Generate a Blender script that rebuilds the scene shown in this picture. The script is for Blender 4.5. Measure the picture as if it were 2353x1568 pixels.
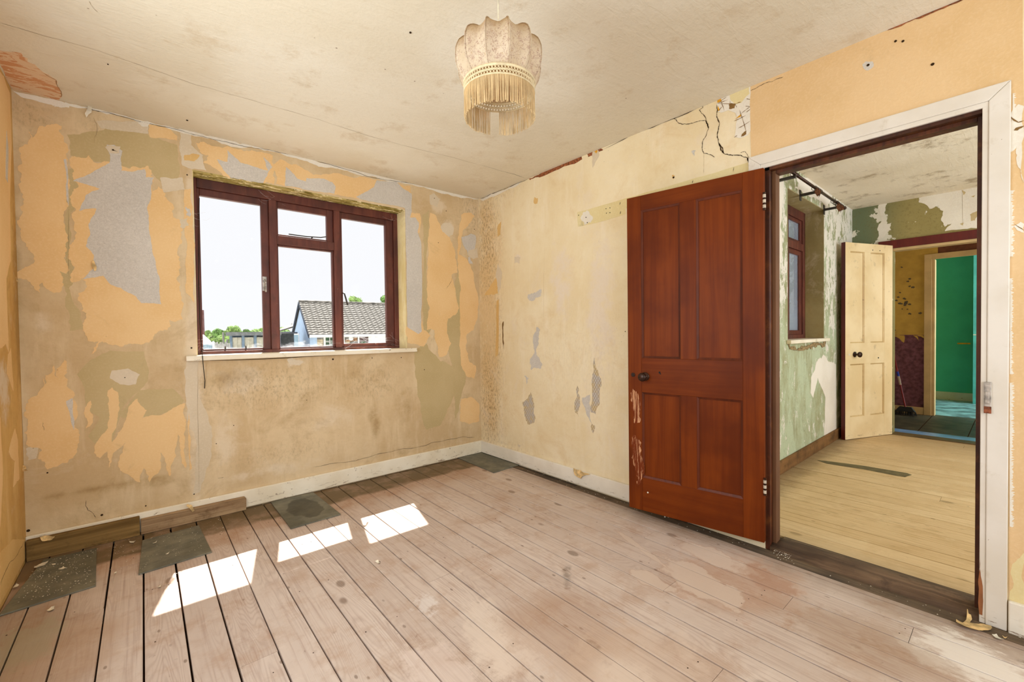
import bpy, bmesh, math, random
from mathutils import Vector, Matrix
from mathutils.geometry import delaunay_2d_cdt
random.seed(7)
PI = math.pi
for o in list(bpy.data.objects): bpy.data.objects.remove(o)
S = bpy.context.scene
C = S.collection

# ------------------------------------------------------------------ camera, world, lights, exposure
CAM = Vector((-2.4432, -3.32384, 1.13705)); YAW, PITCH, ROLL = map(math.radians, (40.51214, -1.02478, -0.72924)); FOC = 992.488
fw = Vector((math.sin(YAW)*math.cos(PITCH), math.cos(YAW)*math.cos(PITCH), math.sin(PITCH)))
r0 = Vector((math.cos(YAW), -math.sin(YAW), 0)); u0 = r0.cross(fw)
rt = math.cos(ROLL)*r0 + math.sin(ROLL)*u0; up = -math.sin(ROLL)*r0 + math.cos(ROLL)*u0
cd = bpy.data.cameras.new('camera'); cam = bpy.data.objects.new('camera', cd); C.objects.link(cam)
cam.matrix_world = Matrix(((rt.x, up.x, -fw.x, CAM.x), (rt.y, up.y, -fw.y, CAM.y), (rt.z, up.z, -fw.z, CAM.z), (0, 0, 0, 1)))
cd.sensor_width = 36; cd.lens = FOC/2353*36; cd.clip_start = .02; cd.clip_end = 400; cd.shift_x = 0.6235/2353
S.camera = cam
S.view_settings.view_transform = 'Standard'; S.view_settings.look = 'None'
S.view_settings.gamma = 1; S.view_settings.use_curve_mapping = False; S.view_settings.exposure = 0.0

w = bpy.data.worlds.new('sky'); S.world = w; w.use_nodes = True
bg = w.node_tree.nodes['Background']; bg.inputs[0].default_value = (.96, .97, 1.0, 1); bg.inputs[1].default_value = 1.0

def sun(d, e, col, ang):
    l = bpy.data.lights.new('sun', 'SUN'); l.energy = e; l.color = col; l.angle = math.radians(ang)
    o = bpy.data.objects.new('sun', l); C.objects.link(o); o.rotation_euler = Vector(d).to_track_quat('-Z', 'Y').to_euler(); o.location = (0, 20, 20)
sun((-.155, -.625, -1), 16.0, (1, .97, .92), .5)
def area(name, loc, d, sx, sy, e, col):
    l = bpy.data.lights.new(name, 'AREA'); l.shape = 'RECTANGLE'; l.size = sx; l.size_y = sy; l.energy = e; l.color = col
    o = bpy.data.objects.new(name, l); C.objects.link(o); o.location = loc; o.rotation_euler = Vector(d).to_track_quat('-Z', 'Z').to_euler()
# fill lights added at unseen openings, then daylight of the far room
area('fill_rear_opening', (-1.45, -4.93, 1.35), (0, 1, .12), 2.5, 1.5, 46, (.80, .92, 1))
area('fill_left_opening', (-2.96, -1.95, 1.35), (1, 0, .1), 1.3, 1.4, 29, (.80, .92, 1))  # invented left opening, fill for the right wall and door
area('fill_side_room', (1.9, -4.93, 1.45), (0, 1, .15), 2.8, 1.6, 58, (.86, .94, 1))
area('fill_hall', (4.3, -5.3, 1.5), (0, 1, -.15), 1.0, 1.2, 23, (1, .86, .66))
area('daylight_far_room', (6.4, -5.3, 1.4), (0, 1, -.1), 1.2, 1.4, 130, (.75, .92, 1))

def P3(u, v, ax, val):                         # a point of a plane of the place that the camera ray of a pixel meets
    d = rt*((u-1176.5+.6235)/FOC) + up*(-(v-784)/FOC) + fw
    return CAM + d*((val-CAM[ax])/d[ax])
def PP(u, v, A, n):
    d = rt*((u-1176.5+.6235)/FOC) + up*(-(v-784)/FOC) + fw
    return CAM + d*(((Vector(A)-CAM).dot(Vector(n)))/d.dot(Vector(n)))
def PD(u, v, depth):
    return CAM + (rt*((u-1176.5+.6235)/FOC) + up*(-(v-784)/FOC) + fw)*depth

# ------------------------------------------------------------------ helpers: materials
def s2l(c):
    return tuple(((x/255)/12.92 if x/255 <= .04045 else ((x/255+.055)/1.055)**2.4) for x in c) + (1,)
class M:
    def __init__(s, name, rough=.8, spec=.3):
        s.m = bpy.data.materials.new(name); s.m.use_nodes = True; s.t = s.m.node_tree; s.n = s.t.nodes
        s.b = s.n['Principled BSDF']; s.b.inputs['Roughness'].default_value = rough; s.b.inputs['Specular IOR Level'].default_value = spec
        s._g = None
    def link(s, a, b): s.t.links.new(a, b)
    def put(s, inp, v):
        if v is None: return
        if hasattr(v, 'is_linked') or isinstance(v, bpy.types.NodeSocket): s.link(v, inp)
        else:
            if inp.type == 'RGBA' and isinstance(v, tuple) and len(v) == 3: v = s2l(v)
            inp.default_value = v
    def node(s, t): return s.n.new(t)
    def pos(s):                                 # world position (static scene)
        if not s._g: s._g = s.node('ShaderNodeNewGeometry')
        return s._g.outputs['Position']
    def objpos(s):
        return s.node('ShaderNodeTexCoord').outputs['Object']
    def rnd(s): return s.node('ShaderNodeObjectInfo').outputs['Random']
    def map(s, v, sc=(1, 1, 1), loc=(0, 0, 0), rot=(0, 0, 0)):
        n = s.node('ShaderNodeMapping'); s.link(v, n.inputs[0]); n.inputs['Location'].default_value = loc; n.inputs['Rotation'].default_value = rot; n.inputs['Scale'].default_value = sc
        return n.outputs[0]
    def noise(s, v, scale=5, detail=4, rough=.55, dist=0, col=False):
        n = s.node('ShaderNodeTexNoise'); s.link(v, n.inputs['Vector']); n.inputs['Scale'].default_value = scale
        n.inputs['Detail'].default_value = min(detail, 6); n.inputs['Roughness'].default_value = rough; n.inputs['Distortion'].default_value = dist
        return n.outputs['Color' if col else 'Fac']
    def voro(s, v, scale, feat='F1', rnd=1):
        n = s.node('ShaderNodeTexVoronoi'); n.feature = feat; s.link(v, n.inputs['Vector']); n.inputs['Scale'].default_value = scale; n.inputs['Randomness'].default_value = rnd
        return n.outputs['Distance']
    def math(s, op, a, b=0, c=None, clamp=False):
        n = s.node('ShaderNodeMath'); n.operation = op; n.use_clamp = clamp; s.put(n.inputs[0], a); s.put(n.inputs[1], b)
        if c is not None: s.put(n.inputs[2], c)
        return n.outputs[0]
    def vadd(s, a, b):
        n = s.node('ShaderNodeVectorMath'); n.operation = 'ADD'; s.put(n.inputs[0], a); s.put(n.inputs[1], b); return n.outputs[0]
    def step(s, f, lo, hi):                     # smooth 0..1
        n = s.node('ShaderNodeMapRange'); n.interpolation_type = 'SMOOTHSTEP'; s.put(n.inputs['Value'], f); n.inputs['From Min'].default_value = lo; n.inputs['From Max'].default_value = hi
        if lo > hi: n.inputs['From Min'].default_value = hi; n.inputs['From Max'].default_value = lo; n.inputs['To Min'].default_value = 1; n.inputs['To Max'].default_value = 0
        return n.outputs[0]
    def mix(s, f, a, b, mode='MIX'):
        n = s.node('ShaderNodeMix'); n.data_type = 'RGBA'; n.blend_type = mode; s.put(n.inputs[0], f); s.put(n.inputs[6], a); s.put(n.inputs[7], b); return n.outputs[2]
    def sep(s, v):
        n = s.node('ShaderNodeSeparateXYZ'); s.link(v, n.inputs[0]); return n.outputs
    def comb(s, x, y, z):
        n = s.node('ShaderNodeCombineXYZ'); s.put(n.inputs[0], x); s.put(n.inputs[1], y); s.put(n.inputs[2], z); return n.outputs[0]
    def attr(s, name):
        n = s.node('ShaderNodeAttribute'); n.attribute_name = name; return n.outputs
    def blob(s, v, c, r, rot=0, soft=.35, jit=None, jamp=.5):      # an ellipse of a stain in a plane of the place; v = (a, b, 0) vector
        m = s.map(v, (1, 1, 1), (-c[0], -c[1], 0))
        if rot: m = s.map(m, rot=(0, 0, rot))
        m = s.map(m, (1/r[0], 1/r[1], 0))
        n = s.node('ShaderNodeVectorMath'); n.operation = 'LENGTH'; s.link(m, n.inputs[0]); d = n.outputs['Value']
        if jit is not None: d = s.math('ADD', d, s.math('MULTIPLY', s.math('SUBTRACT', jit, .5), jamp*2))
        return s.step(d, 1, 1-soft)
    def bump(s, h, st=.2, dist=.01, prev=None):
        n = s.node('ShaderNodeBump'); n.inputs['Strength'].default_value = st; n.inputs['Distance'].default_value = dist; s.link(h, n.inputs['Height'])
        s.link(n.outputs[0], s.b.inputs['Normal']); return s
    def col(s, c): s.put(s.b.inputs['Base Color'], c); return s
    def rough(s, v): s.put(s.b.inputs['Roughness'], v); return s

# ------------------------------------------------------------------ helpers: objects
def link(o, parent=None):
    C.objects.link(o)
    if parent: o.parent = parent
    return o
def tag(o, label=None, cat=None, group=None, kind=None):
    if label: o['label'] = label
    if cat: o['category'] = cat
    if group: o['group'] = group
    if kind: o['kind'] = kind
    return o
def empty(name, loc=(0, 0, 0), rz=0, label=None, cat=None, group=None, kind=None):
    o = bpy.data.objects.new(name, None); o.location = loc; o.rotation_euler = (0, 0, rz); C.objects.link(o); o.empty_display_size = .1
    bpy.context.view_layer.update() if False else None
    return tag(o, label, cat, group, kind)
class MB:
    def __init__(s): s.v = []; s.f = []; s.mi = []; s.cur = 0
    def add(s, vs, fs):
        o = len(s.v); s.v += [tuple(x) for x in vs]; s.f += [tuple(i+o for i in f) for f in fs]; s.mi += [s.cur]*len(fs); return s
    def box(s, a, b):
        x0, y0, z0 = a; x1, y1, z1 = b
        return s.add([(x0, y0, z0), (x1, y0, z0), (x1, y1, z0), (x0, y1, z0), (x0, y0, z1), (x1, y0, z1), (x1, y1, z1), (x0, y1, z1)],
                     [(0, 3, 2, 1), (4, 5, 6, 7), (0, 1, 5, 4), (1, 2, 6, 5), (2, 3, 7, 6), (3, 0, 4, 7)])
    def prism(s, poly, d):                       # closed 3-D polygon pushed along vector d
        n = len(poly); d = Vector(d); a = [Vector(p) for p in poly]; b = [p+d for p in a]
        return s.add(a+b, [tuple(range(n)), tuple(range(2*n-1, n-1, -1))] + [(i, n+i, n+(i+1) % n, (i+1) % n) for i in range(n)])
    def tube(s, pts, r, seg=8, cap=True):
        pts = [Vector(p) for p in pts]; n = len(pts); rs = r if isinstance(r, (list, tuple)) else [r]*n
        vs = []; ref = None
        for i, p in enumerate(pts):
            t = (pts[min(i+1, n-1)]-pts[max(i-1, 0)]).normalized()
            if ref is None: ref = Vector((0, 0, 1)) if abs(t.z) < .9 else Vector((1, 0, 0))
            a = t.cross(ref).normalized(); ref = a.cross(t)
            for k in range(seg):
                an = 2*PI*k/seg; vs.append(p + (a*math.cos(an)+ref*math.sin(an))*rs[i])
        fs = [(i*seg+k, i*seg+(k+1) % seg, (i+1)*seg+(k+1) % seg, (i+1)*seg+k) for i in range(n-1) for k in range(seg)]
        if cap: fs += [tuple(range(seg-1, -1, -1)), tuple((n-1)*seg+k for k in range(seg))]
        return s.add(vs, fs)
    def lathe(s, prof, c=(0, 0, 0), ax=(0, 0, 1), seg=24):     # prof: (radius, along)
        ax = Vector(ax).normalized(); a = ax.orthogonal().normalized(); b = ax.cross(a); c = Vector(c); vs = []
        for r, h in prof:
            for k in range(seg):
                an = 2*PI*k/seg; vs.append(c+ax*h+(a*math.cos(an)+b*math.sin(an))*max(r, 1e-5))
        m = len(prof)
        fs = [(i*seg+k, i*seg+(k+1) % seg, (i+1)*seg+(k+1) % seg, (i+1)*seg+k) for i in range(m-1) for k in range(seg)]
        fs += [tuple(range(seg-1, -1, -1)), tuple((m-1)*seg+k for k in range(seg))]
        return s.add(vs, fs)
    def build(s, name, mat, parent=None, bev=0, smooth=False, loc=None):
        me = bpy.data.meshes.new(name); me.from_pydata([tuple(v) for v in s.v], [], s.f)
        for m in (mat if isinstance(mat, (list, tuple)) else [mat]): me.materials.append(m)
        if any(s.mi): me.polygons.foreach_set('material_index', s.mi)
        bm = bmesh.new(); bm.from_mesh(me); bmesh.ops.recalc_face_normals(bm, faces=bm.faces); bm.to_mesh(me); bm.free()
        if smooth: me.polygons.foreach_set('use_smooth', [True]*len(me.polygons))
        o = bpy.data.objects.new(name, me); link(o, parent)
        if loc: o.location = loc
        if bev:
            b = o.modifiers.new('bevel', 'BEVEL'); b.width = bev; b.segments = 2; b.limit_method = 'ANGLE'
        return o
def boxo(name, a, b, mat, parent=None, bev=0):
    return MB().box(a, b).build(name, mat, parent, bev)

CAP = .085
def roughen(poly, amp=.16, lev=3, mn=.006):
    for _ in range(lev):
        out = []
        for i in range(len(poly)):
            a = Vector(poly[i]); b = Vector(poly[(i+1) % len(poly)]); out.append(a); d = b-a; L = d.length
            if L > mn: out.append(a+d*random.uniform(.35, .65)+Vector((-d.y, d.x))*(random.uniform(-amp, amp)*min(1, CAP/max(L, 1e-6))))
        poly = out
    return poly
SHN = 0
def sheet(name, pts3, ax, off, mat, parent, amp=.16, lev=3, th=.0012, label=None):
    """a torn paper or plaster layer lying on a wall plane: polygon with ragged edges and a real edge thickness"""
    global SHN; SHN = (SHN+1) % 23; off += math.copysign(SHN*1.5e-5, off)
    ia, ib = [i for i in range(3) if i != ax]
    q = roughen([(p[ia], p[ib]) for p in pts3], amp, lev)
    n = len(q)
    vs, es, fs, *_ = delaunay_2d_cdt([Vector(p) for p in q], [], [list(range(n))], 1, 1e-6)
    base = pts3[0][ax]
    def to3(p, o):
        r = [0, 0, 0]; r[ia] = p[0]; r[ib] = p[1]; r[ax] = base+o; return r
    bm = bmesh.new(); bv = [bm.verts.new(to3(p, off)) for p in vs]
    for f in fs:
        try: bm.faces.new([bv[i] for i in f])
        except ValueError: pass
    bnd = [e for e in bm.edges if len(e.link_faces) == 1]
    g = bmesh.ops.extrude_edge_only(bm, edges=bnd)['geom']
    for v in g:
        if isinstance(v, bmesh.types.BMVert): v.co[ax] = base + off - math.copysign(min(th, abs(off)), off)
    lv = [v for v in bm.verts if not v.link_faces]
    bmesh.ops.delete(bm, geom=lv, context='VERTS')
    me = bpy.data.meshes.new(name); bm.to_mesh(me); bm.free(); me.materials.append(mat)
    o = bpy.data.objects.new(name, me); link(o, parent); tag(o, label); return o
def ribbon(name, pts3, ax, off, wd, mat, parent, lev=3, amp=.12, label=None):
    """a crack or seam: a narrow strip with wandering width, on a plane"""
    ia, ib = [i for i in range(3) if i != ax]; q = [Vector((p[ia], p[ib])) for p in pts3]; base = pts3[0][ax]
    for _ in range(lev):
        out = [q[0]]
        for a, b in zip(q, q[1:]):
            d = b-a; out += [a+d*random.uniform(.4, .6)+Vector((-d.y, d.x))*random.uniform(-amp, amp), b]
        q = out
    m = MB(); vs = []
    for i, p in enumerate(q):
        t = (q[min(i+1, len(q)-1)]-q[max(i-1, 0)]).normalized(); nn = Vector((-t.y, t.x)); ww = wd*.62*random.uniform(.3, 1.1)*(.2 if i in (0, len(q)-1) else 1)/2
        for s_ in (-1, 1):
            c = p+nn*ww*s_; r = [0, 0, 0]; r[ia] = c.x; r[ib] = c.y; r[ax] = base+off; vs.append(r)
    m.add(vs, [(2*i, 2*i+1, 2*i+3, 2*i+2) for i in range(len(q)-1)])
    return tag(m.build(name, mat, parent), label)
# crop coordinate frames used when tracing
def c1(L): return [(x/2.5286, 80+y/2.5286) for x, y in L]
def c2(L): return [(400+x/3.1367, 360+y/3.1367) for x, y in L]
def c3(L): return [(x/2.1771, 700+y/2.1771) for x, y in L]
def c8(L): return [(950+x/1.9605, 300+y/1.9605) for x, y in L]
def cB(L): return [(900+x/4.278, 360+y/4.278) for x, y in L]
def cD(L): return [(1500+x/6.533, 180+y/6.533) for x, y in L]
def c5(L): return [(1700+x/3.015, 180+y/3.015) for x, y in L]
def c6(L): return [(1700+x/1.96, 700+y/1.96) for x, y in L]
def c7(L): return [(x/4.706, y/4.706) for x, y in L]
def onp(L, ax, val): return [P3(u, v, ax, val) for u, v in L]

# ------------------------------------------------------------------ materials
def flat(name, c, rough=.8, spec=.3, var=.12, sc=20, bump=.0):
    m = M(name, rough, spec); n = m.noise(m.objpos(), sc, 5)
    m.col(m.mix(m.step(n, .3, .7), tuple(int(x*(1-var)) for x in c), tuple(min(255, int(x*(1+var*.6))) for x in c)))
    if bump: m.bump(n, bump)
    return m.m
def wall_paint(name, base, lo, hi, stainc=(150, 118, 66), palec=(222, 206, 186), dark=(70, 56, 34), fib=0, bumpst=.25, speck=.5, streak=True):
    """plaster and old paste: three tones of cloudy noise, masks for stain / pale / mould, specks"""
    m = M(name, .85, .2); p = m.pos()
    n1 = m.noise(p, 1.7, 6, .6); n2 = m.noise(m.map(p, (9, 9, 1.3)), 1.2, 5, .65); n3 = m.noise(p, 55, 4, .6); n4 = m.noise(p, 9, 6, .7)
    c = m.mix(m.step(n1, .38, .62), lo, base)
    c = m.mix(m.math('MULTIPLY', m.step(n2, .5, .72), .55), c, hi)
    c = m.mix(m.math('MULTIPLY', m.step(n4, .52, .75), .35), c, lo)
    a = m.attr('mask'); s3 = m.sep(a['Vector'])
    brk = m.math('MULTIPLY', m.math('SUBTRACT', m.noise(p, 7, 7, .7), .5), 1.5)
    pale = m.step(m.math('ADD', s3[1], m.math('MULTIPLY', brk, m.math('MULTIPLY', s3[1], 1.6))), .3, .62)
    c = m.mix(m.math('MULTIPLY', pale, .8), c, palec)
    st = m.step(m.math('ADD', s3[0], m.math('MULTIPLY', brk, m.math('MULTIPLY', s3[0], 1.8))), .2, .8)
    c = m.mix(m.math('MULTIPLY', st, .6), c, stainc)
    mo = m.math('MULTIPLY', s3[2], m.step(m.noise(m.map(p, (1, 1, .5)), 60, 4, .75), .46, .66))
    c = m.mix(m.math('MULTIPLY', mo, .75, clamp=True), c, dark)
    if speck:
        sp = m.math('MULTIPLY', m.step(m.voro(p, 26), .075, .03), m.step(m.noise(p, 4, 2), .55, .62))
        c = m.mix(m.math('MULTIPLY', sp, speck), c, (78, 58, 40))
    bl_ = m.noise(p, 3.4, 8, .72, .5); c = m.mix(m.math('MULTIPLY', m.step(bl_, .50, .74), .38), c, stainc); c = m.mix(m.math('MULTIPLY', m.step(bl_, .46, .3), .35), c, palec)
    c = m.mix(.1, c, m.mix(n3, (120, 100, 80), (255, 250, 235)), 'OVERLAY')
    m.col(c); h = m.math('ADD', m.math('MULTIPLY', n3, .5), n4); m.bump(h, bumpst, .006)
    return m.m
MW = {}
MW['buff'] = wall_paint('old_paste_plaster', (220, 196, 160), (202, 174, 134), (230, 208, 174), palec=(226, 207, 180))
MW['cream'] = wall_paint('cream_wallpaper', (240, 224, 192), (232, 212, 174), (244, 230, 206), stainc=(214, 178, 124), palec=(232, 216, 198), dark=(110, 76, 40), bumpst=.35)
MW['gold'] = wall_paint('golden_stripped_wall', (212, 172, 108), (196, 152, 88), (226, 192, 134))
def paper(name, c, lo, hi, fibre=False, bumpst=.1, wear=.25):
    m = M(name, .85, .15); p = m.pos(); n1 = m.noise(p, 2.2, 5); n2 = m.noise(p, 90, 3)
    k = m.mix(m.step(n1, .35, .65), lo, c); k = m.mix(m.math('MULTIPLY', m.step(n2, .45, .7), .3), k, hi)
    if fibre:
        f = m.noise(p, 26, 6, .75, 2.5); k = m.mix(m.math('MULTIPLY', m.step(m.math('ABSOLUTE', m.math('SUBTRACT', f, .5)), .02, .004), .45), k, (140, 130, 124))
    sp = m.math('MULTIPLY', m.step(m.voro(p, 22), .06, .03), m.step(m.noise(p, 3, 2), .58, .62)); k = m.mix(m.math('MULTIPLY', sp, .6), k, (110, 74, 40))
    st = m.noise(p, 5, 7, .7, .6); k = m.mix(m.math('MULTIPLY', m.step(st, .6, .75), wear), k, tuple(int(x*.78) for x in c))
    m.col(k); m.bump(m.math('ADD', n2, m.math('MULTIPLY', m.noise(p, 12, 3), .5)), bumpst, .004); return m.m
orange = paper('peach_lining_paper', (236, 200, 148), (230, 190, 134), (242, 210, 164))
orange2 = paper('peach_wallpaper_over_door', (228, 194, 148), (220, 184, 134), (234, 204, 162), bumpst=.3)
greyp = paper('grey_backing_paper', (214, 206, 196), (204, 196, 186), (226, 220, 212), fibre=True)
olive = paper('olive_paste_layer', (200, 178, 134), (190, 168, 122), (208, 188, 148))
palep = paper('pale_paste_layer', (222, 206, 182), (212, 194, 166), (230, 216, 196))
whitepl = paper('white_torn_plaster', (238, 230, 216), (226, 216, 200), (246, 240, 230), bumpst=.4)
tan = paper('tan_paper_layer', (226, 188, 126), (214, 172, 108), (232, 198, 142))
yell = paper('yellowed_strip_layer', (230, 214, 166), (224, 204, 150), (236, 222, 180), wear=.5)
brownpl = paper('brown_bare_plaster', (140, 106, 62), (118, 88, 50), (160, 124, 78), bumpst=.6)
pinkpl = None
crackm = flat('dark_crack', (58, 42, 26), .95, .05)
crackl = flat('faint_crack', (150, 128, 96), .95, .05)
redwood_raw = flat('exposed_red_lath', (150, 92, 60), .9, .1, .3, 60)
ochre = flat('ochre_chip', (222, 160, 40), .8)
def latticem():
    m = M('grey_lattice_underpaper', .85, .1); p = m.pos()
    q = m.sep(p); a = m.math('ADD', q[1], m.math('MULTIPLY', q[2], .7)); b = m.math('SUBTRACT', q[1], m.math('MULTIPLY', q[2], .7))
    def ln(x): return m.step(m.math('ABSOLUTE', m.math('SUBTRACT', m.math('FRACT', m.math('MULTIPLY', x, 45)), .5)), .12, .05)
    l = m.math('MAXIMUM', ln(a), ln(b)); n = m.noise(p, 14, 4)
    c = m.mix(m.step(n, .4, .6), (196, 190, 182), (208, 188, 150)); m.col(m.mix(m.math('MULTIPLY', l, .6), c, (140, 104, 64))); return m.m
lattice = latticem()

def white_paint(name='chipped_white_paint', c=(248, 238, 218), lo=(234, 220, 194), chip=(120, 84, 52), amt=.64, dirt=.5):
    m = M(name, .5, .4); p = m.pos(); n = m.noise(p, 3, 5); f = m.noise(m.map(p, (1, 1, 1)), 34, 5, .7); g = m.noise(p, 11, 6, .7)
    k = m.mix(m.step(n, .35, .65), lo, c)
    k = m.mix(m.math('MULTIPLY', m.step(g, .58, .72), dirt), k, (176, 154, 118))
    k = m.mix(m.math('MULTIPLY', m.step(f, amt, amt+.05), .85), k, chip)
    lowc = m.math('MULTIPLY', m.step(m.sep(p)[2], .07, .012), m.step(m.noise(m.map(p, (1, 1, 6)), 12, 8, .75), .58, .62)); k = m.mix(m.math('MULTIPLY', lowc, .8), k, chip)
    m.col(k); m.bump(m.math('ADD', n, m.math('MULTIPLY', f, .4)), .25, .004); return m.m
trimw = white_paint(); casew = white_paint('cream_white_casing_paint', (230, 222, 212), (220, 210, 196), amt=.70, dirt=.25)
baseright = white_paint('clean_white_baseboard_paint', (244, 236, 222), (232, 222, 206), amt=.71, dirt=.25)
def wood(name, c1_, c2_, c3_, rough=.45, spec=.4, sc=(30, 30, 1.6), axis_pos='obj', bumpst=.1, chips=None, dirt=None, coat=0):
    m = M(name, rough, spec); p = m.objpos() if axis_pos == 'obj' else m.pos()
    p = m.vadd(p, m.comb(m.math('MULTIPLY', m.rnd(), 13.7), m.math('MULTIPLY', m.rnd(), 7.1), m.math('MULTIPLY', m.rnd(), 3.3)))
    g = m.noise(m.map(p, sc), 1, 6, .6, .6); b = m.noise(p, 2.4, 4)
    k = m.mix(m.step(g, .32, .68), c1_, c2_); k = m.mix(m.math('MULTIPLY', m.step(b, .42, .68), .7), k, c3_)
    if chips:
        f = m.noise(p, 40, 5, .7); k = m.mix(m.step(f, .69, .73), k, chips)
    if dirt:
        f = m.noise(p, 9, 6, .7); k = m.mix(m.math('MULTIPLY', m.step(f, .5, .7), .6), k, dirt)
    m.col(k); m.bump(g, bumpst, .003)
    if coat: m.b.inputs['Coat Weight'].default_value = coat; m.b.inputs['Coat Roughness'].default_value = .25
    return m.m
maho = wood('varnished_mahogany', (104, 42, 4), (122, 54, 8), (84, 30, 4), .5, .12, (34, 34, 1.1), coat=.03, bumpst=.05)
mahoh = wood('varnished_mahogany_rail', (104, 42, 4), (118, 52, 8), (86, 32, 4), .5, .12, (1.3, 34, 40), coat=.03, bumpst=.05)
winwood = wood('weathered_red_window_paint', (88, 42, 34), (112, 58, 44), (62, 32, 28), .5, .4, (20, 20, 3), chips=(170, 140, 120), dirt=(70, 40, 26), bumpst=.2)
darkframe = wood('dark_stained_frame', (66, 30, 14), (96, 48, 20), (40, 18, 10), .5, .35, (40, 40, 2), dirt=(120, 70, 30), bumpst=.25)
jambbrown = wood('flat_brown_lining_paint', (104, 70, 46), (114, 78, 52), (92, 60, 40), .7, .2, (20, 20, 2))
rough_oak = wood('dirty_rough_plank', (112, 86, 48), (156, 124, 76), (66, 48, 24), .9, .15, (1.6, 30, 34), dirt=(58, 42, 20), bumpst=.7)
rough_pink = wood('sawn_pinkish_plank', (140, 110, 80), (182, 152, 116), (112, 84, 58), .9, .15, (2.0, 30, 60), dirt=(96, 70, 46), bumpst=.8)
threshm = wood('worn_dark_threshold', (84, 64, 48), (124, 98, 74), (56, 42, 32), .75, .25, (30, 1.4, 30), dirt=(52, 38, 30), bumpst=.7)
edgedark = wood('grimy_edge_board', (84, 70, 56), (118, 98, 76), (56, 48, 42), .85, .2, (40, 1.3, 30), 'pos', dirt=(60, 52, 42), bumpst=.5)
brass = flat('dark_bronze', (58, 34, 22), .35, .6, .3); brass.node_tree.nodes['Principled BSDF'].inputs['Metallic'].default_value = .6
iron = flat('dark_iron', (54, 48, 44), .5, .5, .3)
steel = flat('scuffed_steel', (176, 168, 160), .45, .5, .25, 40); steel.node_tree.nodes['Principled BSDF'].inputs['Metallic'].default_value = .5
rusty = flat('rust', (126, 72, 48), .8, .3, .4, 60)
blackm = flat('black_rubber', (24, 22, 20), .6, .3)
beige_cord = flat('cream_flex', (226, 214, 190), .6)

def ceilm(name, c, lo, dirt, amt=.62, big=.0):
    m = M(name, .9, .12); p = m.pos(); n = m.noise(p, 1.1, 5, .55); f = m.noise(p, 38, 5, .65); sw = m.noise(m.map(p, (2.2, 10, 1), rot=(0, 0, .6)), 3.2, 5, .6, .8)
    k = m.mix(m.step(n, .38, .64), lo, c); g = m.noise(p, 4.2, 8, .72)
    k = m.mix(m.math('MULTIPLY', m.step(g, amt, amt+.16), .45+big), k, dirt)
    sp = m.math('MULTIPLY', m.step(m.voro(p, 9), .05, .02), m.step(m.noise(p, 2, 2), .5, .55)); k = m.mix(m.math('MULTIPLY', sp, .7), k, (120, 90, 60))
    m.col(k); m.bump(m.math('ADD', m.math('MULTIPLY', f, .5), m.math('MULTIPLY', sw, .7)), .55, .008); return m.m
ceil_main = ceilm('textured_cream_ceiling', (232, 224, 208), (222, 211, 190), (200, 178, 146), .53)
ceil_side = ceilm('stained_white_ceiling', (240, 228, 206), (228, 214, 188), (160, 138, 106), .52, .25)
def pinkm():
    m = M('bare_pink_plaster', .9, .1); p = m.pos(); n = m.noise(m.map(p, (9, 22, 1), rot=(0, 0, .5)), 1.1, 6, .7, 1.2)
    m.col(m.mix(m.step(n, .5, .54), (232, 204, 174), (216, 160, 120))); m.bump(n, .2, .004); return m.m
pinkpl = pinkm()

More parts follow.
